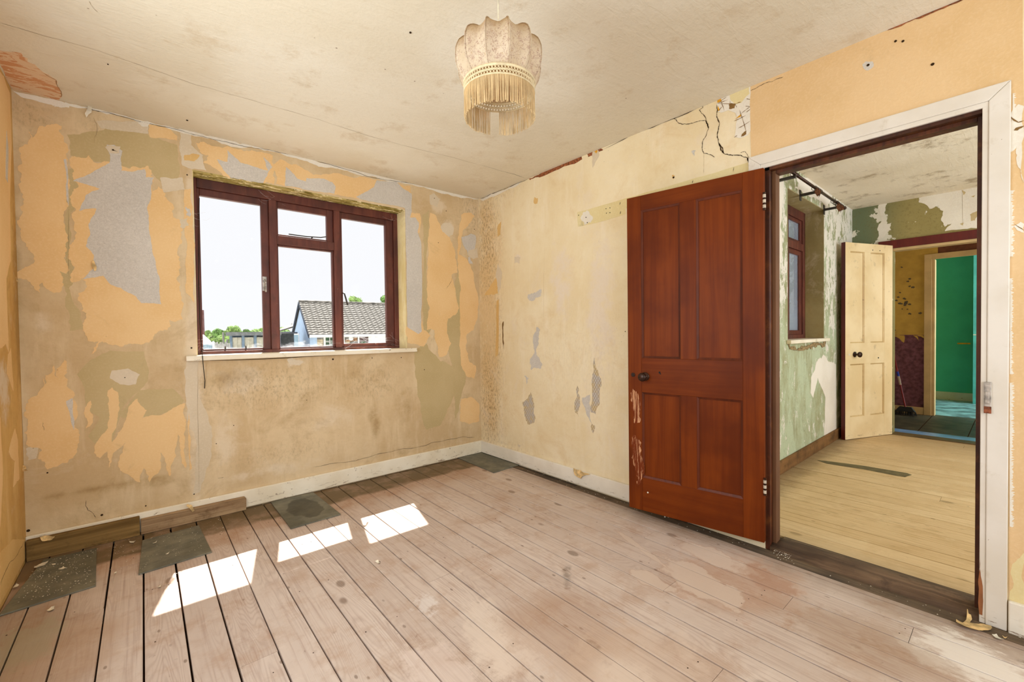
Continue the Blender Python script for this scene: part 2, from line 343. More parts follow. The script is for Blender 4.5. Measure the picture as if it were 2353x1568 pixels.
# floor boards -------------------------------------------------------
FL = lambda u, v: P3(u, v, 2, 0)
def pine(name, a, b, c, line, main=True):
    m = M(name, .62, .25); p = m.pos(); q = m.sep(p); rnd = m.rnd()
    off = m.comb(m.math('MULTIPLY', rnd, 31), m.math('MULTIPLY', rnd, 17), m.math('MULTIPLY', rnd, 5))
    v = m.vadd(p, off)
    field = m.noise(m.map(v, (7.0, .6, 1)), 1, 2, .5, .35)
    ring = m.math('FRACT', m.math('MULTIPLY', field, 40)); grain = m.step(m.math('ABSOLUTE', m.math('SUBTRACT', ring, .5)), .0, .36)
    fine = m.noise(m.map(v, (90, 2.2, 1)), 1, 4, .6)
    tone = m.noise(m.map(v, (2, .7, 1)), 1.1, 4, .6)
    k = m.mix(m.step(tone, .34, .66), a, b)
    k = m.mix(m.math('MULTIPLY', m.step(rnd, 0, 1), .35), k, c)
    gv = m.step(m.noise(m.map(v, (3, 1, 1)), 1.4, 3), .38, .6)
    k = m.mix(m.math('MULTIPLY', m.math('SUBTRACT', 1, grain), m.math('MULTIPLY', gv, .22)), k, line)
    k = m.mix(m.math('MULTIPLY', m.step(fine, .48, .72), .34), k, line)
    sk = m.math('MULTIPLY', m.step(m.voro(m.map(v, (1, .5, 1)), 17), .12, .06), m.step(m.noise(v, 2.7, 2), .5, .6)); k = m.mix(m.math('MULTIPLY', sk, .6), k, (104, 78, 56) if main else (132, 104, 64))
    # knots
    kd = m.voro(m.map(v, (1, .55, 1)), 4.2); kn = m.step(kd, .10, .06); k = m.mix(m.math('MULTIPLY', kn, .62), k, (112, 86, 66) if main else (128, 104, 66))
    g2 = m.noise(p, 26, 6, .72); k = m.mix(m.math('MULTIPLY', m.step(g2, .62, .74), .5), k, (110, 84, 60))
    g3 = m.noise(p, 5.5, 7, .7); k = m.mix(m.math('MULTIPLY', m.step(g3, .46, .68), .42 if main else .3), k, (172, 132, 100) if main else (182, 144, 92)); k = m.mix(m.math('MULTIPLY', m.step(m.noise(p, 8, 6, .7), .56, .7), .35), k, (226, 210, 196) if main else (232, 212, 172))
    rough = .6
    if main:
        xy = m.comb(q[0], q[1], 0); j = m.noise(p, 3.2, 5, .62); j2 = m.noise(p, 11, 6, .7)
        # band of old floor stain left along the window wall and in the corner
        e = m.math('ADD', q[1], m.math('MULTIPLY', m.math('SUBTRACT', j, .5), .16)); e1 = m.math('ADD', q[1], m.math('MULTIPLY', m.math('SUBTRACT', j, .5), .5))
        blot = m.step(m.noise(p, 6, 5, .65), .3, .55)
        k = m.mix(m.math('MULTIPLY', m.step(e1, -.62, -.30), .5), k, (160, 112, 70))
        k = m.mix(m.math('MULTIPLY', m.step(e, -.335, -.285), m.math('ADD', .5, m.math('MULTIPLY', blot, .4))), k, (104, 86, 56))
        e2 = m.math('ADD', q[0], m.math('MULTIPLY', m.math('SUBTRACT', j, .5), .3)); k = m.mix(m.math('MULTIPLY', m.step(e2, -.30, -.03), .55), k, (116, 88, 60))
        # left edge dirt
        k = m.mix(m.math('MULTIPLY', m.step(m.math('ADD', q[0], m.math('MULTIPLY', m.math('SUBTRACT', j, .5), .6)), -2.5, -2.85), .45), k, (140, 112, 84))
        def st(px, r, col, f, rot=0, soft=.5, jj=j2, ja=1.1):
            nonlocal k
            c_ = FL(*px); k = m.mix(m.math('MULTIPLY', m.blob(xy, (c_.x, c_.y), r, rot, soft, jj, ja), f), k, col)
        st((1690, 1335), (.34, .30), (184, 138, 106), .4, .6)         # damp ring
        j3 = m.noise(p, 6, 7, .62)
        for c3_, r3_, ro_ in (((1645, 1283), (.085, .21), .1), ((1600, 1330), (.13, .22), .2), ((1480, 1266), (.018, .24), .35), ((1490, 1330), (.05, .12), 0)):
            st(c3_, (r3_[0]*1.10, r3_[1]*1.08), (168, 124, 94), .42, ro_, .2, j3, 1.0); st(c3_, r3_, (224, 206, 190), .62, ro_, .2, j3, 1.0)
        st((975, 1392), (.06, .09), (228, 218, 212), .6, .3, .5, j2, 1.8)
        st((1120, 1462), (.10, .30), (228, 210, 194), .55, .5)
        st((1180, 1500), (.14, .16), (226, 206, 190), .5)
        st((1010, 1540), (.12, .2), (228, 208, 196), .5)
        st((1440, 1560), (.1, .16), (230, 214, 200), .55)
        st((2240, 1520), (.16, .20), (240, 230, 220), .8, .7, .5, m.noise(m.map(p, (3, 1, 1)), 9, 8, .75), 1.3); st((2120, 1500), (.05, .12), (232, 220, 208), .6, .7, .5, m.noise(p, 14, 8, .75), 1.4)
        st((1300, 1320), (.03, .12), (92, 76, 60), .5, .75, .8, ja=1.6)
        st((1290, 1440), (.25, .3), (168, 128, 98), .35)
        st((700, 1130), (.3, .12), (128, 98, 64), .5)
        st((1760, 1330), (.10, .16), (168, 118, 86), .45, .5)
        st((1470, 1545), (.3, .3), (214, 184, 158), .3)
        st((2000, 1480), (.2, .3), (158, 122, 90), .35)
        st((150, 1500), (.2, .25), (186, 150, 118), .35)
        st((60, 1480), (.12, .2), (170, 160, 136), .6)
    else:
        j = m.noise(p, 5, 6, .7)
        k = m.mix(m.math('MULTIPLY', m.step(m.noise(m.map(v, (26, 5, 1)), 1, 5, .7), .62, .72), .55), k, (150, 120, 78))
        e = m.math('ADD', q[0], m.math('MULTIPLY', m.math('SUBTRACT', j, .5), .3)); k = m.mix(m.math('MULTIPLY', m.step(e, .42, .16), .5), k, (176, 152, 116))
        e = m.math('ADD', q[1], m.math('MULTIPLY', m.math('SUBTRACT', j, .5), .3)); k = m.mix(m.math('MULTIPLY', m.step(e, -2.36, -2.14), .7), k, (120, 98, 66))
        e = m.step(m.math('ADD', q[0], m.math('MULTIPLY', m.math('SUBTRACT', j, .5), .5)), 2.9, 3.7); k = m.mix(m.math('MULTIPLY', e, .4), k, (150, 122, 82))
    m.col(k); m.rough(m.math('SUBTRACT', .72, m.math('MULTIPLY', fine, .2)))
    m.bump(m.math('SUBTRACT', m.math('MULTIPLY', grain, .3), m.math('MULTIPLY', fine, .5)), .2, .002); return m.m
pine_main = pine('scrubbed_pine_board', (206, 187, 174), (216, 198, 185), (194, 172, 157), (146, 110, 94))
pine_side = pine('yellow_pine_board', (218, 188, 142), (226, 198, 154), (208, 176, 128), (160, 120, 72), False)
pine_hall = flat('dark_hall_board', (66, 62, 48), .5, .4, .4, 8)
subf = flat('dark_gap_under_boards', (60, 40, 28), 1, .02)
def slatem():
    m = M('grey_slate_with_paint_specks', .6, .3); p = m.pos(); n = m.noise(p, 6, 6, .65); k = m.mix(m.step(n, .35, .68), (100, 98, 86), (132, 128, 110))
    k = m.mix(m.math('MULTIPLY', m.step(m.noise(p, 2.6, 3), .5, .62), .5), k, (84, 80, 62))
    k = m.mix(m.math('MULTIPLY', m.step(m.noise(m.map(p, (1, 4, 1)), 14, 6, .75), .52, .7), .4), k, (146, 140, 118))
    x = m.sep(p)[0]; amt = m.step(x, -1.9, -2.6)
    sp = m.math('MULTIPLY', m.step(m.voro(p, 70), .2, .13), m.step(m.noise(p, 16, 5, .7), .56, .62)); k = m.mix(m.math('MULTIPLY', sp, m.math('ADD', m.math('MULTIPLY', amt, .75), .12)), k, (222, 214, 196))
    c_ = FL(700, 1170); q_ = m.sep(p); k = m.mix(m.math('MULTIPLY', m.blob(m.comb(q_[0], q_[1], 0), (c_.x, c_.y), (.10, .2), 0, .15, m.noise(p, 9, 4), .5), .6), k, (58, 54, 42))
    m.col(k); m.bump(m.noise(p, 30, 5), .4, .003); return m.m
slate = slatem()
flake = flat('cream_paint_flake', (236, 226, 206), .8); flake_tan = flat('tan_paper_scrap', (224, 190, 134), .85, .2, .2, 30)

# side room ----------------------------------------------------------
def green_wall(name='peeling_green_paint'):
    m = M(name, .85, .2); p = m.pos(); n = m.noise(m.map(p, (1.6, 1.6, .7)), 2.1, 6, .65); st = m.noise(m.map(p, (6, 6, 1.8)), 1.5, 8, .72)
    k = m.mix(m.step(n, .42, .62), (186, 196, 164), (162, 162, 124)); k = m.mix(m.math('MULTIPLY', m.step(st, .5, .68), .5), k, (138, 128, 88))
    q = m.sep(p); up_ = m.step(q[2], 1.0, 1.5)
    pe = m.noise(m.map(p, (3.4, 3.4, 1.7)), 3.8, 10, .74, .3); edge = m.math('ADD', m.step(q[0], 2.45, 2.75), m.math('MULTIPLY', m.step(q[0], 1.5, 1.35), .5))
    thr = m.math('ADD', pe, m.math('ADD', m.math('MULTIPLY', up_, .075), m.math('MULTIPLY', edge, .07)))
    k = m.mix(m.math('MULTIPLY', m.math('MULTIPLY', m.step(q[2], .9, 1.6), m.step(m.noise(p, 5, 6, .7), .36, .6)), .6), k, (140, 136, 92))
    k = m.mix(m.step(thr, .60, .61), k, (228, 222, 208))
    f = m.noise(p, 42, 5, .7); k = m.mix(m.math('MULTIPLY', m.step(f, .55, .7), .4), k, (104, 98, 66))
    m.col(k); m.bump(m.math('ADD', f, m.math('MULTIPLY', m.step(thr, .585, .60), .8)), .4, .006); return m.m
def olive_wall():
    m = M('flaking_olive_distemper', .85, .2); p = m.pos(); f = m.noise(p, 45, 5, .7); n = m.noise(p, 1.6, 4)
    q = m.sep(p); k = m.mix(m.step(n, .35, .65), (162, 148, 96), (148, 134, 84)); k = m.mix(m.step(q[1], -2.6, -2.2), k, (112, 122, 92))
    k = m.mix(m.math('MULTIPLY', m.step(f, .5, .7), .4), k, (112, 98, 58))
    pe = m.noise(p, 6.5, 7, .62); k = m.mix(m.step(m.math('ADD', pe, m.math('MULTIPLY', m.step(q[1], -2.7, -2.3), .05)), .64, .65), k, (226, 220, 204)); m.col(k); m.bump(f, .4, .006); return m.m
greenw = green_wall(); olivew = olive_wall()
reveal_olive = wall_paint('mouldy_olive_reveal', (166, 152, 108), (144, 130, 88), (184, 170, 126), speck=.3)
reveal_main = wall_paint('flaking_cream_reveal', (238, 224, 180), (216, 196, 140), (246, 236, 208), speck=.5)
def soffitm():
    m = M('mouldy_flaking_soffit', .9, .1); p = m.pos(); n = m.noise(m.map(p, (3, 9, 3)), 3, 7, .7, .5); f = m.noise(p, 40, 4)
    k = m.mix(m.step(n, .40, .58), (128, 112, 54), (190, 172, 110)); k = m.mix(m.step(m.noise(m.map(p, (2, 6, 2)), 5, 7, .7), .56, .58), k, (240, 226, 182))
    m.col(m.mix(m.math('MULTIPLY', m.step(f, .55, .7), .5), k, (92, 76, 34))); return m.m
soffit = soffitm()
creamdoor = white_paint('grubby_cream_door_paint', (240, 218, 174), (228, 202, 152), (120, 90, 60), .72, .55)
darkred = wood('dark_red_frame_paint', (84, 20, 18), (98, 28, 22), (60, 16, 14), .45, .4, (20, 20, 2))
skirtbrown = wood('brown_stained_skirting', (122, 86, 48), (140, 100, 58), (90, 60, 32), .7, .25, (2, 20, 20), dirt=(60, 44, 26))
mustard = flat('mustard_wall_paint', (190, 154, 74), .85, .2, .06, 8)
purple = flat('purple_wall_paint', (110, 70, 80), .85, .2, .2, 26)
tealw = flat('teal_wall_paint', (70, 176, 148), .85, .2, .05, 3, .2); daylit_teal = flat('teal_wall_painted_daylight', (96, 190, 186), .85, .2, .08, 6)  # second teal is a paler copy with daylight put into its colour
tealfloor = flat('worn_blue_floor_paint', (116, 156, 158), .6, .3, .35, 5)
hallpaint = flat('dirty_cream_hall_trim', (206, 176, 126), .7, .3, .06, 6)

# glass --------------------------------------------------------------
def glassm(name, tint=(1, 1, 1), dust=(.0, .0), dustcol=(.85, .88, .92), dirt=0., zlo=None, zhi=None):
    m = M(name); nt = m.t; out = m.n['Material Output']; m.n.remove(m.b)
    tr = m.node('ShaderNodeBsdfTransparent'); tr.inputs[0].default_value = tint + (1,)
    gl = m.node('ShaderNodeBsdfGlossy'); gl.inputs['Roughness'].default_value = .02; gl.inputs[0].default_value = (1, 1, 1, 1)
    fr = m.node('ShaderNodeFresnel'); fr.inputs[0].default_value = 1.45
    mx = m.node('ShaderNodeMixShader'); m.link(m.math('MULTIPLY', fr.outputs[0], .05), mx.inputs[0]); m.link(tr.outputs[0], mx.inputs[1]); m.link(gl.outputs[0], mx.inputs[2])
    df = m.node('ShaderNodeBsdfDiffuse'); df.inputs[0].default_value = dustcol + (1,); tl = m.node('ShaderNodeBsdfTranslucent'); tl.inputs[0].default_value = dustcol + (1,)
    dd = m.node('ShaderNodeMixShader'); dd.inputs[0].default_value = .6; m.link(df.outputs[0], dd.inputs[1]); m.link(tl.outputs[0], dd.inputs[2])
    p = m.pos(); z = m.sep(p)[2]
    f = m.math('ADD', m.math('MULTIPLY', m.step(m.noise(p, 30, 6, .75), .58, .8), dust[0]), dirt)
    if zlo is not None:
        low = m.step(m.math('ADD', z, m.math('MULTIPLY', m.math('SUBTRACT', m.noise(m.map(p, (3, 3, 9)), 3, 6, .7), .5), .16)), zhi, zlo)
        f = m.math('ADD', f, m.math('MULTIPLY', low, dust[1]))
    m2 = m.node('ShaderNodeMixShader'); m.link(m.math('MINIMUM', f, .97), m2.inputs[0]); m.link(mx.outputs[0], m2.inputs[1]); m.link(dd.outputs[0], m2.inputs[2])
    m.link(m2.outputs[0], out.inputs[0]); return m.m
glass = glassm('dusty_window_glass', (1, 1, 1), (.05, .26), (.85, .88, .92), 0, 1.045, 1.085)
dirtyglass = glassm('grimy_window_glass', (.8, .88, 1), (.25, .3), (.42, .46, .52), .35, 1.05, 1.5)
cobweb = glassm('cobweb_silk', (1, 1, 1), (0, 0), (.9, .9, .9), .6)

# ------------------------------------------------------------------ masked wall grids
def gauss_mask(blobs, co, ia, ib):
    r = [0., 0., 0.]
    for (ch, ca, cb, ra, rb, amp) in blobs:
        d = ((co[ia]-ca)/ra)**2+((co[ib]-cb)/rb)**2
        if d < 6: r[ch] = max(r[ch], amp*math.exp(-d))
    return r
def wall_grid(name, ax, val, a0, a1, z0, z1, thick, hole, mat, blobs=(), step=.04, label=None, kind='structure', backmat=None, category='wall'):
    """a wall slab with a real opening; its room face is a fine grid that carries the stain masks"""
    ia = 0 if ax == 1 else 1
    def cuts(lo, hi, extra):
        n = max(1, int(round((hi-lo)/step))); L = [lo+(hi-lo)*i/n for i in range(n+1)]
        for e in extra:
            if lo < e < hi: L = [x for x in L if abs(x-e) > step*.4 or x in (lo, hi)] + [e]
        return sorted(L)
    ha = [hole[0], hole[1]] if hole else []; hz = [hole[2], hole[3]] if hole else []
    A = cuts(a0, a1, ha); Z = cuts(z0, z1, hz); na, nz = len(A), len(Z)
    def pt(a, o, z): return (a, val+o, z) if ax == 1 else (val+o, a, z)
    verts = [pt(a, 0, z) for z in Z for a in A] + [pt(a, thick, z) for z in Z for a in A]; faces = []; N = na*nz
    solid = lambda i, j: 0 <= i < na-1 and 0 <= j < nz-1 and not (hole and hole[0] <= (A[i]+A[i+1])/2 <= hole[1] and hole[2] <= (Z[j]+Z[j+1])/2 <= hole[3])
    I = lambda i, j, b=0: j*na+i+b*N
    for j in range(nz-1):
        for i in range(na-1):
            if not solid(i, j): continue
            faces += [(I(i, j), I(i+1, j), I(i+1, j+1), I(i, j+1)), (I(i, j, 1), I(i, j+1, 1), I(i+1, j+1, 1), I(i+1, j, 1))]
            if not solid(i-1, j): faces.append((I(i, j), I(i, j+1), I(i, j+1, 1), I(i, j, 1)))
            if not solid(i+1, j): faces.append((I(i+1, j), I(i+1, j, 1), I(i+1, j+1, 1), I(i+1, j+1)))
            if not solid(i, j-1): faces.append((I(i, j), I(i, j, 1), I(i+1, j, 1), I(i+1, j)))
            if not solid(i, j+1): faces.append((I(i, j+1), I(i+1, j+1), I(i+1, j+1, 1), I(i, j+1, 1)))
    used = sorted({k for f in faces for k in f}); mp = {k: n for n, k in enumerate(used)}
    verts = [verts[k] for k in used]; faces = [tuple(mp[k] for k in f) for f in faces]
    me = bpy.data.meshes.new(name); me.from_pydata(verts, [], faces); me.materials.append(mat)
    at = me.attributes.new('mask', 'FLOAT_VECTOR', 'POINT'); dat = []
    for v in verts: dat += gauss_mask(blobs, v, ia, 2)
    at.data.foreach_set('vector', dat)
    bm = bmesh.new(); bm.from_mesh(me); bmesh.ops.recalc_face_normals(bm, faces=bm.faces); bm.to_mesh(me); bm.free()
    o = bpy.data.objects.new(name, me); link(o); return tag(o, label, category, kind=kind)
def bl(ch, u, v, ru, rv, amp, ax, val):
    p = P3(u, v, ax, val); q = P3(u+ru, v, ax, val); r = P3(u, v+rv, ax, val); ia = 0 if ax == 1 else 1
    return (ch, p[ia], p.z, max(.02, abs(q[ia]-p[ia])), max(.02, abs(r.z-p.z)), amp)

H = 2.41; W = 2.923
WB = [bl(1, 448, 900, 22, 330, .9, 1, 0), bl(1, 440, 480, 18, 120, .7, 1, 0), bl(1, 560, 880, 60, 45, .7, 1, 0), bl(1, 520, 1010, 40, 90, .6, 1, 0),
      bl(1, 280, 860, 70, 45, .6, 1, 0), bl(1, 680, 830, 26, 12, .9, 1, 0), bl(1, 100, 740, 40, 60, .5, 1, 0), bl(1, 760, 960, 90, 60, .5, 1, 0), bl(1, 640, 1080, 150, 20, .6, 1, 0),
      bl(1, 560, 850, 120, 14, .5, 1, 0), bl(1, 1010, 470, 20, 26, .8, 1, 0), bl(1, 1030, 520, 14, 18, .9, 1, 0), bl(1, 1085, 480, 18, 22, .5, 1, 0),
      bl(0, 250, 1120, 120, 14, .65, 1, 0), bl(0, 360, 1105, 60, 16, .7, 1, 0), bl(0, 130, 1140, 50, 12, .6, 1, 0), bl(0, 860, 970, 16, 50, .7, 1, 0), bl(0, 540, 870, 70, 30, .6, 1, 0),
      bl(0, 220, 960, 30, 60, .4, 1, 0), bl(0, 700, 930, 60, 60, .45, 1, 0), bl(0, 930, 930, 30, 60, .5, 1, 0), bl(0, 40, 600, 14, 300, .5, 1, 0), bl(0, 980, 960, 40, 60, .35, 1, 0),
      bl(2, 620, 890, 140, 50, .5, 1, 0), bl(2, 850, 880, 60, 40, .45, 1, 0), bl(2, 1085, 490, 26, 60, .5, 1, 0), bl(2, 230, 300, 60, 30, .25, 1, 0), bl(2, 70, 265, 60, 40, .4, 1, 0), bl(2, 650, 1040, 120, 24, .3, 1, 0)]
wall_back = wall_grid('wall_back', 1, 0, -W-.12, .075, -.3, 2.75, .30, (-2.187, -.758, .995, 2.176), MW['buff'], WB, label='window wall of old paste and torn peach and grey paper')
WR = [bl(0, 1122, 700, 30, 340, .95, 0, 0), bl(0, 1150, 560, 14, 60, .6, 0, 0), bl(0, 1270, 430, 90, 16, .3, 0, 0), bl(0, 1130, 950, 22, 70, .7, 0, 0), bl(0, 1160, 980, 20, 40, .45, 0, 0),
      bl(0, 2320, 1300, 30, 60, .7, 0, 0), bl(0, 2335, 1350, 20, 30, .8, 0, 0), bl(0, 1300, 1080, 120, 10, .4, 0, 0),
      bl(1, 1290, 640, 40, 160, .55, 0, 0), bl(1, 1380, 700, 50, 260, .6, 0, 0), bl(1, 1190, 590, 8, 8, .9, 0, 0), bl(1, 1180, 780, 20, 200, .35, 0, 0),
      bl(2, 1120, 560, 24, 130, 1.0, 0, 0), bl(2, 1125, 930, 26, 130, 1.0, 0, 0), bl(2, 1140, 430, 50, 30, .7, 0, 0), bl(2, 1200, 400, 40, 20, .6, 0, 0), bl(2, 1145, 800, 10, 160, .6, 0, 0), bl(2, 1160, 1040, 60, 24, .6, 0, 0), bl(2, 1330, 830, 160, 120, .12, 0, 0)]
wall_right = wall_grid('wall_right', 0, 0, -5.0, 0, -.3, 2.75, .075, (-3.262, -2.478, -.4, 1.978), MW['cream'], WR, label='cream papered wall with the open doorway')
# (the opening is cut from the floor level)
WL = [bl(1, 10, 900, 20, 100, .6, 0, -W), bl(0, 40, 700, 10, 300, .8, 0, -W)]
wall_left = wall_grid('wall_left', 0, -W, -5.0, .0, -.3, 2.75, -.12, (-2.65, -1.25, .62, 2.08), MW['gold'], WL, label='golden stripped wall at the left edge')  # opening invented out of view so fill light can enter
wall_grid('wall_side_front', 1, -5.0, .075, 3.79, -.3, 2.75, -.12, (.45, 3.35, .62, 2.28), MW['buff'], (), .2, label='wall of the side room with an opening added for fill light, out of view')
wall_front = wall_grid('wall_front', 1, -5.0, -W-.12, .075, -.3, 2.75, -.12, (-2.75, -.15, .6, 2.1), MW['buff'], (), .2, label='wall behind the photographer with an opening added for fill light')
ceiling = boxo('ceiling', (-W-.12, -5.1, H), (.0, .0, H+.1), ceil_main); tag(ceiling, 'textured cream ceiling of the main room', 'ceiling', kind='structure')
# dark seams and exposed spots of the ceiling
def cr(L, ax, val, off, wd, mat, parent, lev=3, amp=.1, label=None): return ribbon('crack', onp(L, ax, val), ax, off, wd, mat, parent, lev, amp, label)
cr([(0, 52), (100, 82), (210, 112), (330, 152), (450, 195), (640, 248), (840, 310), (1000, 352), (1100, 378)], 2, H, -.0006, .004, crackl, ceiling, 3, .03)
cr([(1100, 378), (1160, 395), (1205, 408)], 2, H, -.0008, .005, crackm, ceiling, 2, .04)
cr([(205, 2), (225, 28)], 2, H, -.0006, .003, crackl, ceiling)
sheet('bare_plaster_patch', onp(c7([(0, 545), (60, 555), (230, 570), (240, 610), (300, 630), (300, 670), (380, 700), (470, 780), (610, 860), (620, 930), (660, 1000), (640, 1090), (400, 1040), (150, 985), (95, 900), (30, 740), (0, 700)]), 2, H), 2, -.001, pinkpl, ceiling, .08, 2, label='pink bare plaster where the ceiling paper has come off')
cr(c7([(470, 785), (540, 830), (608, 862), (622, 930), (662, 1000), (655, 1040)]), 2, H, -.003, .006, flat('torn_paper_edge', (150, 112, 70)), ceiling, 2, .06)  # brown ribbon for the torn edge of the ceiling paper
for (u, v, r) in [(430, 276, .006), (943, 74, .005), (248, 147, .003), (1330, 395, .004), (975, 452, .004)]:
    p = P3(u, v, 2, H); MB().lathe([(r, 0), (r*.8, .003)], (p.x, p.y, H-.003), (0, 0, 1), 8).build('nail_hole', crackm, ceiling)

# --- paper layers on the window wall
def wp(L, mat, off=-.001, amp=.2, lev=4, label=None, name='paper_patch'): return sheet(name, onp(L, 1, 0), 1, off, mat, wall_back, amp, lev, label=label)
PL = 'peach lining paper patch'; GL = 'grey backing paper patch'
# olive and pale layers first (lowest)
wp(c1([(390, 580), (760, 520), (870, 590), (1030, 640), (1045, 800), (1000, 900), (940, 860), (880, 800), (700, 770), (640, 740), (540, 735), (410, 700)]), olive, -.0007, .1)
wp([(175, 380), (185, 470), (160, 500), (172, 600), (160, 660), (170, 700), (195, 760), (160, 760), (150, 700), (148, 600), (155, 480), (152, 400)], olive, -.0007, .12)
wp(c3([(550, 230), (720, 235), (745, 330), (740, 380), (700, 430), (640, 480), (600, 560), (560, 700), (480, 700), (440, 660), (500, 570), (440, 530), (425, 430), (385, 350), (450, 280)]), olive, -.0007, .06, label='greenish paste layer')
wp(c3([(600, 560), (660, 480), (700, 430), (860, 420), (920, 480), (900, 520), (790, 560), (700, 560), (640, 570)]), olive, -.0007, .08)
wp(c8([(10, 980), (60, 960), (120, 1040), (180, 1060), (190, 1180), (120, 1330), (60, 1350), (20, 1200)]), olive, -.0007, .12)
wp(c8([(150, 820), (210, 600), (215, 900), (250, 1060), (215, 1200), (190, 1300), (180, 1100), (150, 950)]), olive, -.0007, .12)
wp(c8([(40, 380), (70, 360), (60, 700), (65, 820), (100, 860), (50, 950), (40, 800), (48, 600)]), olive, -.0007, .1)
wp(c3([(930, 260), (990, 270), (1000, 470), (1060, 640), (1050, 780), (1000, 940), (960, 950), (985, 700), (945, 600), (925, 430)]), palep, -.0007, .1, label='pale paste strip')
wp(c1([(1045, 570), (1110, 575), (1110, 640), (1180, 700), (1200, 790), (1110, 780), (1060, 760), (1050, 700)]), palep, -.0007, .1)
wp(c3([(1435, 275), (1460, 265), (1520, 285), (1500, 305), (1455, 300)]), palep, -.0008, .1)
wp(c3([(560, 330), (640, 320), (700, 350), (680, 400), (600, 400), (550, 370)]), palep, -.0009, .08)
wp(cB([(370, 380), (420, 360), (480, 420), (450, 500), (380, 470)]), palep, -.0008, .1)
wp(cB([(480, 700), (500, 660), (570, 650), (610, 700), (600, 770), (560, 790), (500, 740)]), palep, -.0012, .1)
wp(c3([(130, 720), (190, 715), (180, 770), (140, 780)]), palep, -.0008, .14)
wp(c1([(930, 830), (1060, 830), (1075, 900), (940, 910)]), palep, -.0009, .1)
wp(c1([(560, 500), (860, 500), (860, 575), (700, 560), (590, 545)]), palep, -.0009, .1)
# peach papers
wp(c1([(230, 530), (300, 520), (360, 530), (370, 620), (385, 700), (395, 760), (400, 900), (395, 1000), (398, 1200), (380, 1230), (370, 1300), (385, 1390), (340, 1370), (300, 1340), (360, 1440), (355, 1490), (320, 1500), (290, 1490), (250, 1440), (230, 1500), (200, 1480), (180, 1450), (130, 1420), (90, 1410), (75, 1380), (130, 1360), (200, 1290), (150, 1230), (125, 1190), (115, 1000), (110, 880), (105, 780), (115, 700), (130, 650), (165, 620), (165, 560), (190, 600), (215, 560)]), orange, -.0011, label=PL)
wp([(163, 362), (205, 357), (216, 373), (245, 371), (277, 381), (300, 387), (340, 381), (346, 405), (354, 410), (350, 440), (364, 428), (374, 436), (378, 452), (398, 470), (398, 500), (412, 505), (418, 560), (412, 600), (406, 640), (416, 690), (420, 735), (402, 740), (390, 735), (385, 758), (355, 768), (342, 788), (300, 790), (255, 793), (235, 785), (222, 800), (210, 814), (215, 800), (227, 785), (205, 785), (195, 765), (190, 745), (200, 720), (188, 715), (188, 700), (178, 690), (200, 660), (190, 640), (165, 650), (170, 620), (163, 600), (165, 560), (170, 520), (165, 500), (175, 480), (165, 470), (168, 440), (180, 430), (172, 415), (170, 395), (163, 385)], orange, -.0011, label=PL)
wp(c1([(865, 520), (980, 535), (1030, 590), (1030, 615), (920, 600), (870, 595)]), orange, -.0011, .1, label=PL)
wp(c1([(1070, 700), (1120, 690), (1160, 700), (1130, 735), (1070, 730)]), tan, -.0011, .1)
wp(c1([(1072, 900), (1110, 895), (1120, 1000), (1125, 1300), (1128, 1560), (1080, 1500), (1085, 1200), (1070, 1000)]), orange, -.0011, .08)
wp(c1([(1080, 1000), (1110, 1040), (1105, 1060), (1085, 1050)]), greyp, -.0018); wp(c1([(1050, 1070), (1090, 1065), (1095, 1110), (1060, 1130)]), palep, -.0018)
wp(c1([(1140, 630), (1190, 625), (1380, 665), (1500, 680), (1580, 700), (1590, 760), (1590, 870), (1530, 862), (1300, 822), (1280, 800), (1180, 740), (1210, 700), (1160, 680)]), orange, -.0011, label=PL)
wp(c2([(705, 60), (770, 20), (850, 60), (880, 55), (1000, 130), (1090, 125), (1180, 120), (1280, 150), (1460, 165), (1460, 230), (1390, 270), (1380, 312), (1310, 300), (1160, 275), (1060, 258), (800, 212), (735, 198), (745, 150)]), orange, -.0011, .1, label=PL)
wp(c2([(1590, 190), (1700, 212), (1708, 275), (1650, 250)]), orange, -.0014, .12)
wp(c2([(1670, 1225), (1770, 1270), (1785, 1160), (1800, 1250), (1850, 1290), (1800, 1370), (1685, 1345)]), orange, -.0011, .12, label=PL)
wp(c2([(1695, 400), (1770, 410), (1780, 470), (1768, 550), (1745, 545), (1730, 450), (1690, 440)]), orange, -.0011, .1)
wp(c8([(75, 372), (100, 382), (122, 430), (162, 482), (190, 560), (198, 640), (172, 650), (190, 720), (205, 800), (190, 830), (155, 850), (152, 900), (170, 960), (150, 1010), (115, 1020), (95, 900), (60, 900), (75, 800), (60, 760), (62, 600), (66, 480)]), orange, -.0011, .12, label=PL)
wp(c8([(215, 380), (260, 370), (275, 385), (250, 420), (222, 450), (215, 500), (205, 560), (240, 580), (270, 640), (292, 760), (287, 850), (270, 900), (240, 920), (235, 970), (250, 1040), (280, 1060), (275, 1120), (240, 1110), (215, 1060), (207, 960), (212, 700), (202, 600), (200, 480)]), orange, -.0011, .12, label=PL)
wp(c8([(215, 1210), (260, 1200), (295, 1230), (295, 1310), (250, 1325), (208, 1310)]), orange, -.0011, .1, label=PL)
wp(c3([(320, 275), (335, 310), (345, 420), (362, 430), (370, 600), (378, 750), (340, 790), (240, 825), (225, 790), (190, 770), (210, 730), (130, 700), (140, 600), (130, 510), (190, 450), (215, 360), (225, 400), (270, 305), (290, 370)]), orange, -.0011, label=PL)
